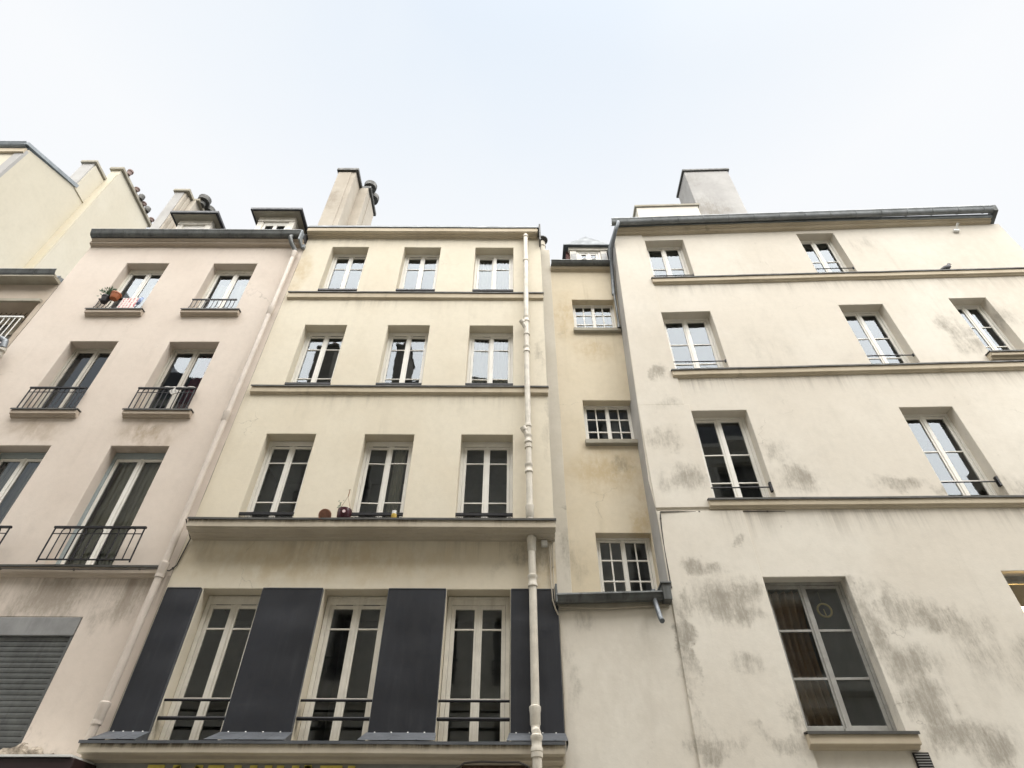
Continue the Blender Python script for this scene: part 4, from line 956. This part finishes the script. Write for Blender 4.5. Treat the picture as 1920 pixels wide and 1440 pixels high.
# pots on the long ledge
def pot_profile(r, h): return [(r * 0.70, 0), (r * 0.78, h * 0.1), (r * 0.95, h * 0.78), (r * 1.06, h * 0.8), (r * 1.06, h), (r * 0.92, h), (r * 0.86, h * 0.72), (0.001, h * 0.70)]
p1 = thing('flower_pot', 'empty terracotta pot lying on its side on the cream building ledge', 'flower pot', (-2.97, 8.52, 6.66))
part('pot_body', MB().lathe((-2.97, 8.60, 6.765), [(0.06, 0), (0.085, 0.14), (0.10, 0.145), (0.10, 0.18), (0.084, 0.18), (0.05, 0.05), (0.001, 0.05)], 20, Vector((0.22, -0.86, -0.42)).normalized()), 'terracotta', p1)
part('soil', MB().lathe((-2.97, 8.60, 6.765), [(0.001, 0.115), (0.068, 0.115), (0.068, 0.118), (0.001, 0.118)], 18, Vector((0.22, -0.86, -0.42)).normalized()), 'soil', p1)
p2 = thing('flower_pot', 'dark burgundy hanging pot with a pale round badge standing on the cream building ledge', 'flower pot', (-2.66, 8.54, 6.66))
part('pot_body', MB().lathe((-2.66, 8.54, 6.665), [(0.085, 0), (0.105, 0.03), (0.115, 0.12), (0.112, 0.17), (0.10, 0.172), (0.095, 0.13), (0.001, 0.12)], 22), 'burgundy_pot', p2)
part('badge', MB().lathe((-2.64, 8.428, 6.75), [(0.001, 0), (0.026, 0), (0.026, 0.006), (0.001, 0.006)], 16, Vector((0.1, -1, 0)).normalized()), 'pot_badge', p2)
part('hanger', MB().tube([(-2.76, 8.54, 6.83), (-2.67, 8.58, 7.12), (-2.57, 8.54, 6.83)], 0.005, 5).tube([(-2.67, 8.58, 7.12), (-2.665, 8.585, 7.22), (-2.68, 8.585, 7.25), (-2.65, 8.585, 7.25)], 0.007, 5), 'twine', p2)
mb = MB()
for k in range(3): mb.tube([(-2.72, 8.55, 6.82), (-2.74 - 0.02 * k, 8.54, 6.9), (-2.77 + 0.015 * k, 8.53, 6.98)], 0.0035, 4)
for k in range(14):
    x, z = -2.75 + random.uniform(-.05, .04), 6.88 + random.uniform(-.03, .12)
    mb.quad([(x, 8.53, z), (x + .018, 8.525, z + .008), (x + .022, 8.53, z + .026), (x + .004, 8.535, z + .018)])
part('plant', mb, 'leaf', p2)
p3 = thing('jar', 'small yellow jar with a white lid standing on the cream building ledge', 'jar', (-1.86, 8.52, 6.66))
part('jar_body', MB().lathe((-1.86, 8.52, 6.665), [(0.04, 0), (0.045, 0.02), (0.045, 0.08), (0.036, 0.09)], 16), 'yellow_jar', p3)
part('lid', MB().lathe((-1.865, 8.52, 6.756), [(0.037, 0), (0.037, 0.055), (0.03, 0.06)], 16), 'white_plastic', p3)
# top left pink window: plant, pot, poster, cloth
p4 = thing('potted_plant', 'bushy green plant in a black pot at the top left pink building window', 'potted plant', (-9.02, 8.66, 12.15))
part('pot_body', MB().lathe((-9.02, 8.655, 12.15), pot_profile(0.09, 0.18), 16), 'black_plastic', p4)
mb = MB()
for k in range(260):
    a, el = random.uniform(0, 6.28), random.uniform(0.2, 1.5); rr = random.uniform(0.05, 0.24)
    d = Vector((math.cos(a) * math.cos(el), math.sin(a) * math.cos(el) * 0.7, math.sin(el) * 1.25)); c = Vector((-9.02, 8.655, 12.31)) + d * rr
    u_ = d.orthogonal().normalized(); q = Matrix.Rotation(random.uniform(0, 6.28), 3, d) @ u_; s_ = random.uniform(0.012, 0.022)
    mb.quad([c - q * s_, c + d * s_ * 2.4 - q * s_ * 0.3, c + d * s_ * 3.2, c + q * s_])
for k in range(7):
    a = k * 0.9; mb.tube([(-9.02, 8.655, 12.3), (-9.02 + 0.05 * math.cos(a), 8.655 + 0.04 * math.sin(a), 12.42), (-9.02 + 0.11 * math.cos(a), 8.655 + 0.07 * math.sin(a), 12.52)], 0.005, 4)
part('foliage', mb, 'leaf', p4)
p5 = thing('flower_pot', 'orange glazed pot hung on the railing beside the green plant', 'flower pot', (-8.82, 8.63, 12.2))
part('pot_body', MB().lathe((-8.82, 8.63, 12.23), pot_profile(0.105, 0.165), 18), 'orange_pot', p5)
part('hook', MB().tube([(-8.82, 8.68, 12.38), (-8.82, 8.735, 12.42), (-8.82, 8.75, 12.36)], 0.006, 5), 'black_iron', p5)
pst = MB()
n = 12
for side in (0, 0.004):
    for k in range(n + 1):
        t_ = k / n; x = -8.68 + 0.36 * t_; y = 8.70 + side + 0.008 * math.sin(t_ * 7)
        pst.v += [(x, y, 12.36), (x, y - 0.01, 11.995)]
for k in range(n):
    for o_ in (0, 2 * (n + 1)): pst.f.append((o_ + 2 * k, o_ + 2 * k + 2, o_ + 2 * k + 3, o_ + 2 * k + 1)); pst.sm.append(True)
solo('poster', pst, 'poster_print', 'white poster with rows of red print hung on the top left railing', 'poster', (-8.5, 8.7, 12.2))
mb = MB()
for k in range(8):
    t_ = k / 7; x = -8.31 + 0.10 * t_; y = 8.69 + 0.012 * math.sin(t_ * 9)
    mb.v += [(x, y, 12.36), (x - 0.01 * t_, y - 0.006, 12.14 - 0.05 * math.sin(t_ * 3))]
for k in range(7): mb.f.append((2 * k, 2 * k + 2, 2 * k + 3, 2 * k + 1)); mb.sm.append(True)
o = solo('cloth', mb, 'blue_cloth', 'blue and white cloth hanging beside the poster on the railing', 'cloth', (-8.25, 8.7, 12.2))
so = o.modifiers.new('solid', 'SOLIDIFY'); so.thickness = 0.006
# rag tied along the second row railing
pts = [(-6.72 + 0.06 * k, 8.725 + 0.004 * math.sin(k * 2.1), 9.668 + 0.006 * math.sin(k * 1.7)) for k in range(11)]
mb = MB().tube(pts, [0.016 + 0.006 * math.sin(k * 2.4) for k in range(11)], 8)
for k in range(5): mb.ring((-6.55 + 0.025 * k, 8.715, 9.56 - 0.03 * (k % 3)), 0.022 + 0.005 * (k % 2), 0.013, 10, 6)
mb.tube([(-6.5, 8.715, 9.65), (-6.52, 8.71, 9.58), (-6.50, 8.715, 9.50)], 0.014, 6)
solo('rag', mb, 'grey_cotton', 'white knotted rag tied along the railing of a middle floor pink window', 'rag', (-6.5, 8.72, 9.6))

# curtains behind the glass
def curtain(x0, x1, z0, z1, y, mat, label, amp=0.025, folds=9, warp=None, slant=0.0):
    mb = MB(); n = 40; m_ = 8
    for j in range(m_ + 1):
        for i in range(n + 1):
            t_ = i / n; v_ = j / m_
            x = x0 + (x1 - x0) * t_ * (1 - slant * math.sin(v_ * 3.14) ) ; mb.v.append((x, y + amp * math.sin(t_ * folds * 6.28 + 0.6 * math.sin(v_ * 4)) + 0.012 * noise.noise((x * 5, v_ * 3, 1)), z1 + (z0 - z1) * v_))
    for j in range(m_):
        for i in range(n):
            k = j * (n + 1) + i; mb.f.append((k, k + 1, k + n + 2, k + n + 1)); mb.sm.append(True)
    o = solo('curtain', mb, mat, label, 'curtain', ((x0 + x1) / 2, y, z0), warp=warp)
    s_ = o.modifiers.new('solid', 'SOLIDIFY'); s_.thickness = 0.004
    return o
curtain(-7.1, -6.2, 6.05, 8.2, 9.18, 'sheer_curtain', 'sheer grey curtain behind the lower right pink window with the floating railing')
curtain(-9.2, -8.3, 6.05, 8.2, 9.18, 'sheer_curtain', 'sheer grey curtain behind the lower window cut by the left photo edge')
curtain(-6.62, -6.2, 9.2, 10.95, 9.16, 'maroon_curtain', 'maroon curtain drawn behind the pink window with the white rag', folds=5)
curtain(3.88, 4.45, 3.8, 5.75, 9.16, 'brown_curtain', 'brown curtain in the left leaf of the big grey framed window', folds=5, amp=0.04, warp=rs, slant=0.12)
curtain(-2.15, -1.95, 6.7, 8.5, 9.17, 'sheer_curtain', 'narrow pale curtain behind the cream building window above the jar', folds=3)
curtain(-0.88, -0.02, 12.7, 14.4, 9.2, 'sheer_curtain', 'white curtain behind the top right window of the cream building')
curtain(-0.88, -0.02, 9.75, 11.5, 9.2, 'sheer_curtain', 'white curtain behind the third floor window next to the cream downpipe')
for (a, b), nm in ((PXs[0], 'the poster'), (PXs[1], 'the short empty railing')):
    curtain(a + 0.06, b - 0.06, 12.0, 13.45, 9.2, 'sheer_curtain', 'pale curtain behind the top floor pink window with ' + nm, folds=6)
# hoop in the big window
rg = solo('hoop', MB().ring((4.70, 9.10, 5.44), 0.10, 0.015, 26, 8).tube([(4.70, 9.10, 5.36), (4.69, 9.10, 5.46)], 0.008, 5).tube([(4.69, 9.10, 5.54), (4.69, 9.1, 5.72)], 0.002, 4), 'brass_ring',
          'yellow hoop hanging inside the big grey framed window', 'hoop', (4.7, 9.02, 5.44), warp=rs)
# lamp glowing in the cut off window
lp = thing('ceiling_lamp', 'glowing warm lamp behind the window cut by the right photo edge', 'lamp', (7.75, 9.0, 5.3))
part('lamp_shade', MB().lathe((7.80, 9.25, 5.38), [(0.02, 0), (0.14, 0.02), (0.20, 0.09), (0.20, 0.13), (0.14, 0.17), (0.02, 0.18)], 18), 'lamp_glow', lp)
ll = bpy.data.lights.new('lamp_light', 'POINT'); ll.energy = 5; ll.color = (1.0, 0.62, 0.25); ll.shadow_soft_size = 0.15
lo = bpy.data.objects.new('lamp_light', ll); COL.objects.link(lo); lo.parent = lp; lo.location = Vector((7.85, 9.6, 5.2)) - Vector((7.75, 9.0, 5.3))
part('lamp_cord', MB().tube([(7.80, 9.25, 5.56), (7.80, 9.25, 6.4)], 0.006, 5), 'dark_cable', lp)
# camera
cm = thing('security_camera', 'small white camera fixed to the pale wall under the right cornice', 'camera', (10.98, 8.48, 14.9))
part('base', MB().box(10.93, 11.07, 8.43, 8.50, 14.79, 14.86), 'white_plastic', cm, bevel=0.01)
part('camera_body', MB().tube([(11.02, 8.44, 14.86), (11.03, 8.40, 14.93), (11.05, 8.34, 14.97)], [0.022, 0.024, 0.034], 10), 'white_plastic', cm)
part('lens', MB().tube([(11.05, 8.342, 14.97), (11.052, 8.33, 14.972)], 0.024, 10), 'vent_black', cm)
# pigeon on the ledge
pg = MB()
bp = [(9.84, 8.485, 13.235, 0.012), (9.90, 8.48, 13.25, 0.03), (9.97, 8.475, 13.275, 0.06), (10.04, 8.47, 13.295, 0.066), (10.09, 8.465, 13.33, 0.05), (10.105, 8.46, 13.375, 0.034), (10.12, 8.455, 13.405, 0.033), (10.145, 8.45, 13.405, 0.022), (10.155, 8.45, 13.403, 0.008)]
pg.tube([p[:3] for p in bp], [p[3] for p in bp], 14)
pgo = solo('pigeon', pg, 'pigeon_grey', 'grey pigeon sitting on the top ledge of the right building', 'pigeon', (10.0, 8.47, 13.2))
part('beak', MB().tube([(10.152, 8.45, 13.405), (10.185, 8.445, 13.392)], [0.009, 0.002], 6), 'pigeon_beak', pgo)
part('feet', MB().tube([(10.02, 8.47, 13.25), (10.03, 8.46, 13.20)], 0.006, 5).tube([(10.05, 8.49, 13.25), (10.06, 8.48, 13.20)], 0.006, 5), 'terracotta', pgo)
# junction box and cables
solo('junction_box', MB().box(0.47, 0.565, 8.72, 8.79, 6.33, 6.425), 'white_plastic', 'small pale junction box under the long ledge beside the downpipe', 'junction box', (0.52, 8.75, 6.38), bevel=0.006)
def cable(pts, r, mat, label, clips=True, warp=None):
    q = []
    for a, b in zip(pts, pts[1:]):
        n = max(2, int((Vector(b) - Vector(a)).length / 0.25))
        for k in range(n):
            p = Vector(a).lerp(Vector(b), k / n); q.append(p + Vector((0.008 * noise.noise(p * 3.1), 0, 0.008 * noise.noise(p * 2.7 + Vector((5, 0, 0))))))
    q.append(Vector(pts[-1]))
    mb = MB().tube(q, r, 6)
    if clips:
        for p in q[2::4]: mb.box(p.x - 0.012, p.x + 0.012, p.y - 0.012, p.y + 0.02, p.z - 0.012, p.z + 0.012)
    return solo('cable', mb, mat, label, 'cable', tuple(q[0]), warp=warp)
cable([(0.56, 8.77, 6.40), (0.60, 8.77, 6.36), (0.605, 8.77, 5.75), (0.61, 8.73, 5.45), (0.64, 8.72, 5.32), (0.70, 8.775, 5.22), (0.705, 8.78, 4.2), (0.70, 8.78, 3.7), (0.675, 8.78, 3.40), (0.60, 8.76, 3.30)], 0.011, 'beige_cable', 'beige cable dropping from the junction box along the right edge of the dark panels')
cable([(0.65, 8.77, 6.5), (0.64, 8.77, 5.75), (0.645, 8.72, 5.44), (0.72, 8.75, 5.35), (1.4, 8.755, 5.34), (2.25, 8.76, 5.40)], 0.008, 'beige_cable', 'thin beige cable turning under the small zinc gutter')
cable([(-10.4, 8.685, 5.90), (-8.0, 8.685, 5.895), (-6.6, 8.685, 5.88), (-5.35, 8.66, 5.885), (-5.2, 8.76, 5.90), (-5.135, 8.78, 6.0), (-5.08, 8.77, 6.45), (-5.09, 8.46, 6.62)], 0.010, 'dark_cable', 'dark cable clipped along the ledge of the pink building below its railings')
cable([(7.9, 8.66, 6.98), (5.5, 8.72, 6.96), (3.4, 8.76, 6.97), (2.44, 8.765, 6.97), (2.42, 8.77, 6.85), (2.40, 8.78, 6.3), (2.395, 8.77, 5.68)], 0.010, 'dark_cable', 'dark cable running below the lowest ledge of the right building and down its corner')
cable([(-0.80, 8.60, 2.9), (-0.72, 8.50, 3.22), (-0.55, 8.46, 3.32), (-0.35, 8.46, 3.335), (0.10, 8.46, 3.33), (0.22, 8.44, 3.28), (0.25, 8.36, 3.1)], 0.012, 'dark_cable', 'black cable arching under the shop ledge to the downpipe foot', clips=False)
